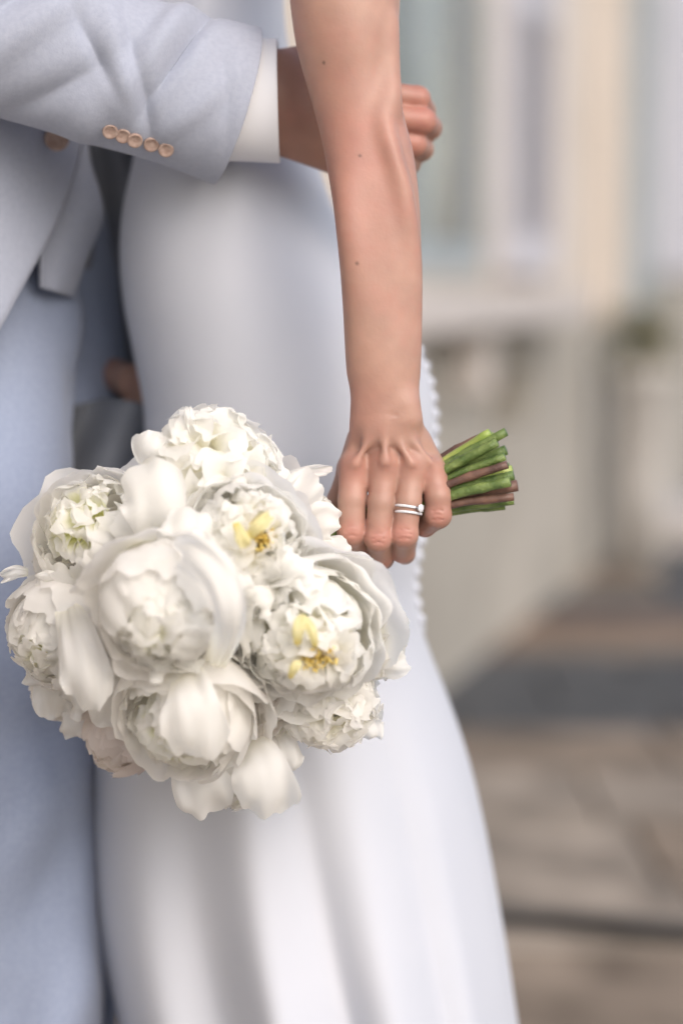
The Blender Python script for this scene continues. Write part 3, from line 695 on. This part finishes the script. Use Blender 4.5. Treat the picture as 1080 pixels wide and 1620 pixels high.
# shoes
for x_, y_ in ((-.24, 1.895), (-.25, 2.10)):
    s_ = Sculpt((x_ - .12, y_ - .08, 0), (x_ + .24, y_ + .08, .14), .005)
    s_.cone((x_ - .03, y_, .04), (x_ + .16, y_, .03), .042, .036, .02); s_.cone((x_ - .03, y_, .05), (x_ - .03, y_, .10), .04, .038, .02); s_.F = np.maximum(s_.F, (.003 - s_.ax[2])[None, None, :])
    Vh, Qh = s_.surface(); under(link('shoe', mesh_np('shoe', relax(Vh, Qh, 1), Qh), M['leather']), groom)
# groom's body: near hand in detail
h = .0016
lo = [at(330, 0, 1.75)[0], 1.755, at(0, 330, 1.8)[2]]; hi = [at(720, 0, 1.86)[0], 1.90, at(0, 60, 1.8)[2]]
g_ = Sculpt(lo, hi, h); q2 = lambda r: pr(r, 1.81)
g_.cone(A(330, 160, 1.795), A(430, 160, 1.803), q2(62), q2(64), .01, nrm=(0, 1, 0), sc=.62)
for i in range(4):
    g_.cone(A(430, 122 + i * 26, 1.805), A(545, 145 + i * 35, 1.812), q2(38), q2(30), .012, nrm=(0, 1, 0), sc=.7)
base = g_.F.copy(); out = base
fg = [[(545, 150, 1.812, 24), (610, 150, 1.808, 21), (660, 156, 1.814, 19.5), (668, 175, 1.845, 20), (655, 185, 1.87, 18)],
      [(545, 182, 1.810, 25), (620, 187, 1.804, 22), (668, 192, 1.810, 21), (678, 202, 1.845, 20), (660, 210, 1.87, 18)],
      [(545, 214, 1.812, 24), (612, 222, 1.807, 20.5), (655, 228, 1.813, 19.5), (666, 236, 1.845, 19), (650, 240, 1.87, 17)],
      [(545, 242, 1.815, 22), (600, 250, 1.810, 20), (636, 254, 1.818, 19), (648, 258, 1.848, 17), (635, 260, 1.87, 15)]]
for f in fg:
    F = g_.blank()
    for a_, b_ in zip(f[:-1], f[1:]): g_.cone(A(*a_[:3]), A(*b_[:3]), q2(a_[3]), q2(b_[3]), .003, F=F)
    out = smin(out, smin(base, F, .008), .0012)
F = g_.blank()
for a_, b_ in (((450, 105, 1.812, 28), (520, 88, 1.835, 24)), ((520, 88, 1.835, 24), (570, 92, 1.85, 21))): g_.cone(A(*a_[:3]), A(*b_[:3]), q2(a_[3]), q2(b_[3]), .004, F=F)
g_.F = smin(out, F, .006)
V, Q = g_.surface(); V = relax(V, Q, 2, .4)
parts = [(V, Q, skin_cols(V, SKIN_G, [(A(f[2][0], f[2][1], 1.80), .014, .5) for f in fg]))]
b = Sculpt((-.62, 1.74, .0), (-.10, 2.26, 1.92), .009); gx, gy = -.385, 1.99
b.cone((gx, gy, .98), (gx, gy, 1.34), .105, .12, .05, nrm=(0, 1, 0), sc=1.25); b.cone((gx, gy - .13, 1.46), (gx, gy + .13, 1.46), .055, .055, .05)
b.cone((gx, gy, 1.48), (gx + .02, gy, 1.62), .056, .056, .02); b.cone((gx + .02, gy, 1.69), (gx + .01, gy, 1.78), .075, .092, .03)
b.cone((gx + .05, gy, 1.645), (gx + .085, gy, 1.65), .04, .024, .02); b.cone((gx + .10, gy, 1.72), (gx + .115, gy, 1.70), .012, .014, .012)
b.cone((gx, gy - .16, 1.45), (-.385, 1.80, 1.20), .05, .042, .03); b.cone((-.385, 1.80, 1.20), tuple(at(60, 75, 1.775)), .038, .033, .02); b.cone(tuple(at(60, 75, 1.775)), tuple(at(330, 160, 1.795)), .033, .026, .01)
b.cone((gx, gy + .16, 1.45), (-.33, 2.20, 1.18), .05, .04, .03); b.cone((-.33, 2.20, 1.18), at(120, 520, 2.12), .036, .027, .02); b.cone(at(120, 520, 2.12), at(150, 590, 2.075), .026, .018, .02)
for s_ in (-1, 1):
    yy = gy + s_ * .10
    b.cone((-.31, 1.93 if s_ < 0 else 2.09, .93), (-.26, 1.885 if s_ < 0 else 2.09, .5), .062, .048, .03); b.cone((-.26, 1.885 if s_ < 0 else 2.09, .5), (-.26, 1.895 if s_ < 0 else 2.1, .08), .05, .035, .02)
    b.cone((gx + .01, gy + s_ * .085, 1.71), (gx + .01, gy + s_ * .09, 1.73), .013, .015, .006)
Vb, Qb = b.surface(); Vb = relax(Vb, Qb, 2); parts.append((Vb, Qb, skin_cols(Vb, SKIN_G)))
fh = Sculpt(at(110, 690, 1.93), at(300, 530, 2.12) + np.array([0, 0, 0]), .0025); fh.F = fh.blank()
fh.cone(at(132, 575, 2.08), at(208, 603, 1.995), .012, .014, .008, nrm=(0, 1, 0), sc=.7)
base = fh.F.copy(); o_ = base
for i_ in range(4):
    F_ = fh.blank(); yk = 590 + i_ * 15
    fh.cone(at(208, yk + 1, 1.992), at(226, yk + 5, 1.982), .0068, .0066, .002, F=F_); fh.cone(at(226, yk + 5, 1.982), at(246, yk + 18, 1.992), .0070, .0062, .002, F=F_)
    o_ = smin(o_, smin(base, F_, .007), .001)
fh.F = o_; Vf, Qf = fh.surface(); Vf = relax(Vf, Qf, 1); parts.append((Vf, Qf, skin_cols(Vf, SKIN_B)))
Vj, Qj, Cj = join_np(parts); under(link('body', mesh_np('groom_body', Vj, Qj, Cj), M['skin']), groom)
hs = Sculpt((-.55, 1.84, 1.64), (-.2, 2.14, 1.94), .007); hs.cone((gx - .01, gy, 1.76), (gx + .01, gy, 1.80), .095, .095, .03)
Vh, Qh = hs.surface(); under(link('hair', mesh_np('hair', relax(Vh, Qh, 2), Qh), M['hair']), groom)

# ------------------------------------------------------------------ BOUQUET
bq = empty('peony_bouquet', A(600, 830, 1.722), label='round bouquet of full white peonies held by its green stems in the bride\'s hand', cat='bouquet')
WHITE = np.array([0.97, 0.965, 0.945]); CREAM = np.array([0.96, 0.945, 0.84]); GREENY = np.array([0.92, 0.92, 0.66]); PINK = np.array([0.88, 0.76, 0.72]); DUSK = np.array([.66, .60, .55])
def frame_of(ax):
    z = Vector((ax[0], -ax[2], ax[1])).normalized(); x = Vector((0, 0, 1)).cross(z)
    if x.length < .1: x = Vector((1, 0, 0))
    x.normalize(); y = z.cross(x); return np.array([x[:], y[:], z[:]]).T
TIPSY = .15
def petal(rg, rho, th1, phi0, dphi, flare=0.0, ruff=.05, th0=.25, nu=21, nv=13, ez=1.0, curl=0.0, tipcut=.22, tint=0.0, outc=WHITE, basec=CREAM, jag=.03):
    u = np.linspace(-1, 1, nu)[:, None] * np.ones(nv); v = np.linspace(0, 1, nv)[None, :] * np.ones((nu, 1))
    ph = rg.uniform(0, 6.28, 8)
    edge = 1 - tipcut * np.abs(u) ** 2.4 + jag * (np.sin(5 * u + ph[0]) + .8 * np.sin(9 * u + ph[1]) + .6 * np.sin(17 * u + ph[7]))
    vv = v * edge; th = th0 + (th1 - th0) * vv
    wd = dphi * (.30 + .70 * np.sin(np.clip(v * 1.75, 0, math.pi / 2)) ) * (1 - .10 * v ** 4)
    phi = phi0 + u * wd / np.maximum(np.sin(th), .5) + ruff * .9 * v ** 2 * np.sin(7 * v + ph[2]) * .5
    r = rho * (1 + flare * vv ** 2 - curl * vv ** 4 - .07 * u ** 2 * (1 - flare) + ruff * v ** 2 * (np.sin(4.2 * u + ph[3]) + .7 * np.sin(8.5 * u + ph[4] + 2 * v)) + .4 * ruff * np.sin(3 * v + 2 * u + ph[5]) * v
         + .012 * np.sin(2.2 * u + ph[6]) + .30 * ruff * v * np.sin(13 * u + 4 * v + ph[0]) * (.3 + np.abs(u)) + .016 * np.sin(6 * u + 7 * v + ph[2]) * np.sin(4 * v - 5 * u + ph[5]))
    P = np.stack([r * np.sin(th) * np.cos(phi), r * np.sin(th) * np.sin(phi), -r * np.cos(th) * ez], -1)
    ra = rg.normal(size=3) * TIPSY; P = P @ np.array(Matrix.Rotation(float(np.linalg.norm(ra)), 3, Vector(ra)))
    w_ = np.clip((v - .12) / .5, 0, 1)[..., None]
    col = basec * (1 - w_) + outc * w_
    return P.reshape(-1, 3), grid_quads(nu, nv), col.reshape(-1, 3)
def add_flower(px, py, Y, Rpx, ax, kind, seed, pink=0.0, spin=0.0):
    rg = np.random.RandomState(seed); R_ = pr(Rpx, Y); c = A(px, py, Y); Rm = frame_of(ax)
    fl = MB(); e = bpy.data.objects.new('peony', None); C.objects.link(e); e.parent = bq; e.location = Vector(c) - bq.location
    e.empty_display_size = .03
    def place(P): return (P @ Rm.T)
    ins = []
    W_ = WHITE * (1 - pink) + PINK * pink
    def outer(n, rho, th1, dphi, **kw):
        off = rg.uniform(0, 6.28)
        for i in range(n):
            P, Q_, cc = petal(rg, rho * rg.uniform(.94, 1.06), th1 * rg.uniform(.88, 1.08), off + i * 6.283 / n + rg.uniform(-.2, .2), dphi * rg.uniform(.85, 1.15), outc=W_ * rg.uniform(.97, 1.0), **kw)
            link('petal', mesh_np('petal', place(P), Q_, cc), M['petal'], e)
    def inner(n, rho, th1, dphi, ctr=(0, 0), **kw):
        off = rg.uniform(0, 6.28)
        for i in range(n):
            P, Q_, cc = petal(rg, rho * rg.uniform(.9, 1.08), th1 * rg.uniform(.88, 1.1), off + i * 6.283 / n + rg.uniform(-.35, .35), dphi * rg.uniform(.7, 1.25), outc=W_ * rg.uniform(.96, 1.0), **kw)
            P = P + np.array([rg.normal() * .03, rg.normal() * .03, 0]) * R_ * 1.0
            ins.append((place(P), Q_, cc))
    def tongues(n, rad, cone_deg, size, inn=.45, ruff=.09, basec=CREAM, tilt=1.0, squash=1.0):
        """crowded little petals standing on the dome, their tips curled over"""
        i = 0; k = 0
        cmin = math.cos(math.radians(cone_deg))
        for k in range(n):
            cz = 1 - (1 - cmin) * (k + .5) / n; a = k * 2.39996 + rg.uniform(-.3, .3); sz = math.sqrt(max(0, 1 - cz * cz))
            d = unit(np.array([sz * math.cos(a), sz * math.sin(a), cz]) + rg.normal(size=3) * .07); t = rg.normal(size=3); t = t - d * (t @ d); t = unit(t)
            out_ = unit(np.array([d[0], d[1], 0]) + 1e-6); t = unit(t + out_ * rg.choice([-1.2, 1.0]) - d * ((t + out_) @ d) * 0)
            t = unit(t - d * (t @ d)); sd_ = np.cross(d, t); nu, nv = 11, 9
            u = np.linspace(-1, 1, nu)[:, None] * np.ones(nv); v = np.linspace(0, 1, nv)[None, :] * np.ones((nu, 1)); ph = rg.uniform(0, 6.28, 6)
            S_ = rad * size * rg.uniform(.75, 1.3); rr_ = rad * rg.uniform(.93, 1.06)
            vv = v * (1 - .26 * np.abs(u) ** 2.2 + .035 * np.sin(6 * u + ph[0]) + .03 * np.sin(13 * u + ph[1]))
            w_ = S_ * (.35 + .65 * np.sin(np.clip(vv * 1.9, 0, 1.57)))
            hgt = inn + (1 - inn) * np.sin(vv * 1.57) ** .9; lat = tilt * S_ * 1.15 * vv ** 2.2
            cup = S_ * (.32 * u ** 2 * (.4 + vv)); wv = S_ * ruff * 2.2 * vv * (np.sin(4.5 * u + ph[2]) + .6 * np.sin(8 * u + ph[3]) + .5 * np.sin(5 * vv + ph[4]))
            P = d * (rr_ * hgt)[..., None] * np.array([1, 1, squash]) + t * (lat - cup + wv - S_ * .35)[..., None] + sd_ * (u * w_)[..., None] + d * (wv * .6 * np.abs(u))[..., None]
            cw = np.clip((v - .15) / .55, 0, 1)[..., None]; col = basec * (1 - cw) + (W_ * rg.uniform(.97, 1)) * cw
            ins.append((place(P.reshape(-1, 3)), grid_quads(nu, nv), col.reshape(-1, 3)))
    if kind == 'ball':
        outer(6, R_ * 1.10, 1.42, .80, flare=.20, ruff=.060, jag=.03); outer(6, R_ * 1.02, 1.72, .75, flare=.09, ruff=.050, jag=.03); outer(6, R_ * .99, 1.95, .70, ruff=.045, jag=.03, curl=.02); outer(6, R_ * .94, 2.2, .72, ruff=.03, curl=.03)
        inner(7, R_ * .89, 2.35, .6, ruff=.04, curl=.03); inner(7, R_ * .84, 2.45, .55, ruff=.05, nu=13, nv=9); inner(7, R_ * .77, 2.5, .5, ruff=.06, nu=11, nv=8)
        tongues(26, R_ * .80, 48, .26, basec=GREENY)
    elif kind == 'cup':      # a ball whose mouth stands open on greenish inner petals
        outer(6, R_ * 1.12, 1.45, .95, flare=.22, ruff=.055, jag=.025); outer(5, R_ * 1.03, 1.75, 1.0, flare=.08, ruff=.040, jag=.02); outer(5, R_ * .98, 1.98, .9, ruff=.04, jag=.02); outer(6, R_ * .93, 2.1, .75, ruff=.03)
        inner(7, R_ * .87, 2.15, .6, ruff=.045, basec=CREAM); inner(7, R_ * .80, 2.15, .55, ruff=.06, basec=GREENY)
        tongues(34, R_ * .70, 60, .30, basec=GREENY * np.array([.97, .98, .85]))
    elif kind == 'open':
        outer(6, R_ * 1.12, 1.4, .95, flare=.24, ruff=.055, jag=.025); outer(6, R_ * 1.05, 1.6, .95, flare=.14, ruff=.05, jag=.03); outer(6, R_ * 1.0, 1.72, .85, flare=.06, ruff=.035); outer(6, R_ * .94, 1.9, .7, ruff=.04, jag=.02)
        inner(8, R_ * .88, 2.05, .5, ruff=.05); inner(8, R_ * .80, 2.15, .42, ruff=.06, nu=11, nv=8)
        K0 = len(ins); tongues(46, R_ * .82, 62, .27)
        # leave the middle of the bloom open over the stamens
        ins[K0:] = [p for p in ins[K0:] if np.hypot(*( (p[0].mean(0) @ Rm)[:2] - np.array([.12, -.05]) * R_)) > R_ * .20]
        inner(4, R_ * .45, 1.9, .34, ruff=.10, basec=np.array([.86, .78, .38]), nu=11, nv=8)
    else:                     # ruffled: crowded small petals right across the top
        outer(6, R_ * 1.05, 1.45, .9, flare=.16, ruff=.06, jag=.03); outer(6, R_ * .93, 1.8, .75, ruff=.05, jag=.03)
        inner(7, R_ * .82, 2.1, .6, ruff=.06)
        tongues(84, R_ * .93, 98, .28, inn=.5)
    Vv, Qq, Cc_ = join_np(ins); tag(link('inner_petals', mesh_np('inner_petals', Vv, Qq, Cc_), M['petal'], e), kind='stuff')
    # green seat of the flower
    s_ = MB(); Mx = Matrix([list(Rm[i]) + [0] for i in range(3)] + [[0, 0, 0, 1]])
    s_.lathe([(R_ * .02, -R_ * .55), (R_ * .30, -R_ * .66), (R_ * .42, -R_ * .86), (R_ * .30, -R_ * 1.02), (R_ * .10, -R_ * 1.10)], 12, Mx); s_.build('sepals', M['stem'], e, True)
    if kind == 'open':
        st = MB()
        for i in range(170):
            a = rg.uniform(0, 6.28); rr_ = R_ * .24 * math.sqrt(rg.uniform(0, 1)); L_ = R_ * rg.uniform(.25, .55)
            p0 = Vector((rr_ * math.cos(a) * .6 + R_ * .10, rr_ * math.sin(a) * .6 - R_ * .04, R_ * .05)); p1 = p0 + Vector((math.cos(a) * rr_ * .5, math.sin(a) * rr_ * .5, L_ + R_ * .12)); p2 = p1 + Vector((rg.normal() * .4, rg.normal() * .4, .8)) * R_ * .055
            st.tube([Mx @ p0, Mx @ p1], R_ * .008, 4, False); st.tube([Mx @ p1, Mx @ p2], [R_ * .017, R_ * .012], 5)
        tag(st.build('stamens', M['anther'], e), kind='stuff')
    return e
FLW = [  # px, py, Y, R, axis (right, up, towards the camera), kind, seed, pink
    (335, 750, 1.665, 112, (-.05, .65, .65), 'ruffle', 11, .0), (150, 842, 1.665, 110, (-.45, .45, .75), 'cup', 12, .03), (392, 852, 1.612, 98, (.12, .25, 1), 'open', 13, 0),
    (258, 962, 1.578, 108, (-.12, -.45, .9), 'ball', 14, .03), (92, 1000, 1.665, 96, (-.75, -.2, .6), 'ball', 15, .05), (488, 1002, 1.612, 114, (.05, -.28, .95), 'open', 16, 0),
    (290, 1138, 1.622, 108, (-.25, -.6, .75), 'cup', 17, .05), (520, 1108, 1.668, 84, (.45, -.6, .5), 'ruffle', 18, .05), (370, 1214, 1.690, 80, (.05, -.8, .45), 'ball', 19, .05),
    (98, 1090, 1.715, 52, (-.7, -.5, .3), 'ruffle', 20, .1), (190, 1168, 1.700, 66, (-.5, -.7, .35), 'ball', 21, .4), (568, 1005, 1.672, 82, (.85, .0, .4), 'ruffle', 22, .05),
    (478, 818, 1.690, 52, (.6, .5, .3), 'ruffle', 23, 0), (200, 900, 1.665, 90, (-.2, .0, .9), 'ball', 24, .15), (560, 1120, 1.70, 48, (.7, -.6, .3), 'ruffle', 27, .05),
       (230, 1060, 1.685, 94, (-.3, -.4, .4), 'ball', 28, .3), (400, 1085, 1.675, 92, (.1, -.4, .5), 'ruffle', 29, .2), (400, 945, 1.680, 92, (.2, 0, .8), 'ruffle', 30, .0), (290, 850, 1.680, 92, (0, .3, .8), 'ruffle', 31, .0)]
for f in FLW: add_flower(*f)

# single petals that stand out
def free_petal(spine, wmax, bulge, seed, tintc=WHITE, base=CREAM, nrm=(0, -1, 0), ruff=.0034, nu=25, nv=21, name='petal', rnd=.30, taper=.5):
    rg = np.random.RandomState(seed); K = np.array([A(*p) for p in spine]); kk = np.arange(len(K)); ph = rg.uniform(0, 6.28, 9); Wm = wmax * 1.66 / FPX
    n0 = np.asarray(nrm, float); u = np.linspace(-1, 1, nu)[:, None] * np.ones(nv); v = np.linspace(0, 1, nv)[None, :] * np.ones((nu, 1))
    vv = np.clip(v * (1 - rnd * np.abs(u) ** 2.6 + .030 * np.sin(5 * u + ph[0]) + .022 * np.sin(11 * u + ph[1]) + .01 * np.sin(23 * u + ph[8])), 0, 1.03)
    f = lambda t: np.stack([interp(t * (len(K) - 1), kk, K[:, j]) for j in range(3)], -1)
    P = f(vv); T = f(np.clip(vv, .03, .97) + .025) - f(np.clip(vv, .03, .97) - .025); T /= np.linalg.norm(T, axis=-1)[..., None]
    n = n0 - T * (T @ n0)[..., None]; n /= np.linalg.norm(n, axis=-1)[..., None]; s_ = np.cross(T, n)
    w_ = Wm * (taper + (1 - taper) * np.sin(np.clip(vv * 2.0, 0, 1.57))) * (1 + .05 * np.sin(vv * 7 + ph[2]) * u)
    e = np.abs(u) ** 1.5 * .8 + vv ** 3 * .7
    nn = bulge * (1 - u * u * .9) * np.sin(np.clip(vv, 0, 1) * 2.4 + .3) + ruff * e * (np.sin(4.5 * u + 5 * vv + ph[3]) + .6 * np.sin(8 * u - 7 * vv + ph[4])) + .0005 * (np.sin(3 * u + 5 * vv + ph[5]) + np.sin(6 * u - 2 * vv + ph[6])) + .0005 * np.sin(6 * u + 6 * vv + ph[8]) * np.sin(5 * vv - 4 * u + ph[0]) + ruff * .22 * np.clip(e - .35, 0, 1) * np.sin(11 * u + 6 * vv + ph[1])
    V = P + s_ * (u * w_)[..., None] + n * nn[..., None]
    c_ = np.clip(v / .35, 0, 1)[..., None]; col = base * (1 - c_) + tintc * c_
    o = link(name, mesh_np(name, V.reshape(-1, 3), grid_quads(nu, nv), col.reshape(-1, 3)), M['petal']); return under(o, bq)
FP = [
    ([(430, 770, 1.68), (465, 752, 1.672), (500, 745, 1.668), (526, 742, 1.668)], 11, .002, 1),
    ([(440, 825, 1.68), (470, 785, 1.665), (500, 748, 1.662)], 34, .005, 2),
    ([(450, 868, 1.69), (482, 846, 1.672), (512, 826, 1.665), (536, 822, 1.670)], 36, .003, 3),
    ([(318, 700, 1.655), (308, 680, 1.645), (301, 662, 1.642), (297, 643, 1.643)], 11, .002, 4),
    ([(245, 735, 1.66), (240, 712, 1.65), (246, 682, 1.65)], 34, .004, 5),
    ([(335, 1065, 1.61), (362, 985, 1.530), (345, 915, 1.522), (310, 878, 1.535), (282, 870, 1.56)], 32, .006, 6),
    ([(110, 965, 1.625), (122, 1015, 1.600), (138, 1070, 1.592), (146, 1122, 1.60)], 42, .006, 7),
    ([(395, 1175, 1.66), (410, 1210, 1.634), (420, 1250, 1.632), (424, 1288, 1.642)], 54, .006, 8),
    ([(325, 1185, 1.67), (316, 1215, 1.650), (322, 1250, 1.648), (338, 1284, 1.658)], 50, .006, 18),
    ([(292, 1065, 1.60), (298, 1105, 1.562), (310, 1155, 1.560), (314, 1196, 1.574)], 52, .006, 10),
    ([(258, 870, 1.64), (250, 815, 1.606), (235, 775, 1.604), (212, 742, 1.622)], 56, .004, 11),
    ([(300, 905, 1.61), (300, 870, 1.588), (292, 835, 1.582), (285, 808, 1.592)], 44, .004, 12),
    ([(45, 905, 1.68), (25, 905, 1.678), (3, 914, 1.682)], 12, .003, 13),
    ([(585, 1060, 1.66), (615, 1045, 1.652), (638, 1032, 1.656)], 34, .004, 14),
    ([(215, 850, 1.61), (226, 885, 1.585), (232, 915, 1.582), (236, 935, 1.59)], 54, .005, 17),
    ([(85, 1060, 1.70), (82, 1095, 1.69), (88, 1135, 1.695)], 34, .004, 19),
    ([(560, 930, 1.665), (548, 905, 1.655), (540, 880, 1.66)], 50, .005, 15),
    ([(405, 1015, 1.635), (388, 985, 1.606), (378, 955, 1.600), (380, 928, 1.612)], 40, .004, 22),
    ([(175, 1060, 1.66), (178, 1100, 1.645), (170, 1150, 1.65)], 42, .004, 24),
    ([(560, 1120, 1.67), (580, 1150, 1.665), (590, 1168, 1.67)], 26, .003, 20)]
for sp, wd, bu, sd_ in FP: free_petal(sp, wd, bu, sd_)
# loose frilled petals where neighbouring blooms press together
rf = random.Random(21)
for i in range(13):
    for j in range(i + 1, 13):
        fa, fb = FLW[i], FLW[j]; dx, dy = fb[0] - fa[0], fb[1] - fa[1]; dd = math.hypot(dx, dy)
        if dd > 215 or abs(fa[2] - fb[2]) > .07: continue
        t_ = fa[3] / (fa[3] + fb[3]); mx_, my_ = fa[0] + dx * t_, fa[1] + dy * t_
        if any(math.hypot(mx_ - f[0], my_ - f[1]) < f[3] * .55 for f in FLW[:13]): continue
        Ym = (fa[2] + fb[2]) / 2 - .42 * pr((fa[3] + fb[3]) / 2); nx_, ny_ = -dy / dd, dx / dd
        for k in (-1, 1):
            L_ = rf.uniform(34, 52); a_ = rf.uniform(-.5, .5); vx, vy = nx_ * math.cos(a_) - ny_ * math.sin(a_), nx_ * math.sin(a_) + ny_ * math.cos(a_)
            ox, oy = rf.uniform(-8, 8), rf.uniform(-8, 8)
            free_petal([(mx_ + ox - k * vx * 8, my_ + oy - k * vy * 8, Ym + .022), (mx_ + ox + k * vx * L_ * .35, my_ + oy + k * vy * L_ * .35, Ym + .006), (mx_ + ox + k * vx * L_ * .8, my_ + oy + k * vy * L_ * .8, Ym - .001), (mx_ + ox + k * vx * L_ * 1.15, my_ + oy + k * vy * L_ * 1.15, Ym + .006)], rf.uniform(26, 38), .003, 100 + i * 20 + j + k, nu=19, nv=15, ruff=.0040)
# yellow petaloids in the two open flowers
YEL = np.array([.90, .84, .50])
for sp, wd, sd_ in (([(372, 828, 1.572), (382, 848, 1.566), (390, 866, 1.570)], 11, 31), ([(395, 850, 1.57), (408, 832, 1.564), (428, 815, 1.572)], 12, 32), ([(470, 1020, 1.566), (472, 995, 1.560), (478, 972, 1.566)], 10, 33), ([(498, 1022, 1.568), (494, 1000, 1.561), (482, 975, 1.566)], 8, 34), ([(458, 1072, 1.572), (466, 1056, 1.566), (474, 1046, 1.57)], 8, 35)):
    free_petal(sp, wd, .002, sd_, tintc=YEL, base=YEL * np.array([1, .9, .5]), nu=11, nv=11, ruff=.001, name='yellow_petal')
# stems
rs = random.Random(8)
sm_ = {'g': 'stem', 'b': 'stem_brown', 'p': 'stem_pale'}
STM = [  
    (706, 742, 1.704, 786, 700, 1.694, 8, 'g'), (706, 768, 1.700, 802, 735, 1.690, 7, 'b'), (708, 786, 1.700, 806, 762, 1.688, 8.5, 'g'), (706, 812, 1.722, 798, 800, 1.716, 7, 'g'), (705, 728, 1.716, 775, 684, 1.706, 7, 'p'),
     # where each stem crosses the palm (px, py, Y), its cut end, radius px, kind
    (704, 722, 1.722, 770, 688, 1.716, 8, 'b'), (706, 735, 1.712, 800, 683, 1.702, 8, 'g'), (704, 748, 1.722, 800, 712, 1.712, 9, 'g'), (706, 758, 1.708, 798, 722, 1.698, 7, 'g'), (708, 770, 1.715, 810, 743, 1.706, 7.5, 'p'),
    (708, 778, 1.706, 812, 752, 1.696, 8, 'g'), (706, 790, 1.712, 818, 768, 1.704, 10, 'b'), (708, 800, 1.704, 812, 786, 1.696, 7, 'b'), (704, 808, 1.714, 812, 792, 1.708, 7.5, 'g'), (702, 730, 1.734, 782, 690, 1.732, 8, 'p'),
    (704, 745, 1.738, 790, 715, 1.738, 9, 'g'), (705, 765, 1.736, 806, 740, 1.736, 9, 'g'), (705, 785, 1.734, 804, 765, 1.73, 8, 'g'), (704, 770, 1.724, 796, 735, 1.722, 9, 'b'), (700, 800, 1.73, 800, 780, 1.728, 8, 'b')]
for i, (x0, y0, Y0, x1, y1, Y1, r, kd) in enumerate(STM):
    f = FLW[i % len(FLW)]; b0 = A(x0, y0, Y0); e0 = A(x1, y1, Y1); fl = A(f[0], f[1], f[2]); ax = frame_of(f[4])[:, 2]; fb = fl - ax * pr(f[3], f[2]) * .95
    cen = A(708, 768, 1.722); mid = A(600, 826, 1.724) + (b0 - cen) * .62; mid2 = A(520, 868, 1.715) + (b0 - cen) * .8
    P = spline([fb, (fb + mid2) / 2 + np.array([0, .004, 0]), mid2, mid, b0, e0], 34)
    rr_ = r * 1.7 / FPX
    st = under(MB().tube(P, [rr_ * (.94 + .05 * math.sin(j * 1.3 + i) + (.16 if j == 28 + i % 5 else 0)) for j in range(34)], 10).build('stem', M[sm_[kd]], None, True), bq)
    d = Vector(P[-1] - P[-2]).normalized(); Mx = Matrix.Translation(Vector(P[-1])) @ d.to_track_quat('Z', 'Y').to_matrix().to_4x4()
    under(MB().lathe([(rr_ * .93, -.0002), (rr_ * .9, .0006), (rr_ * .5, .0009)], 10, Mx).build('cut_end', M['stem_cut'], None, False), bq).parent = bq
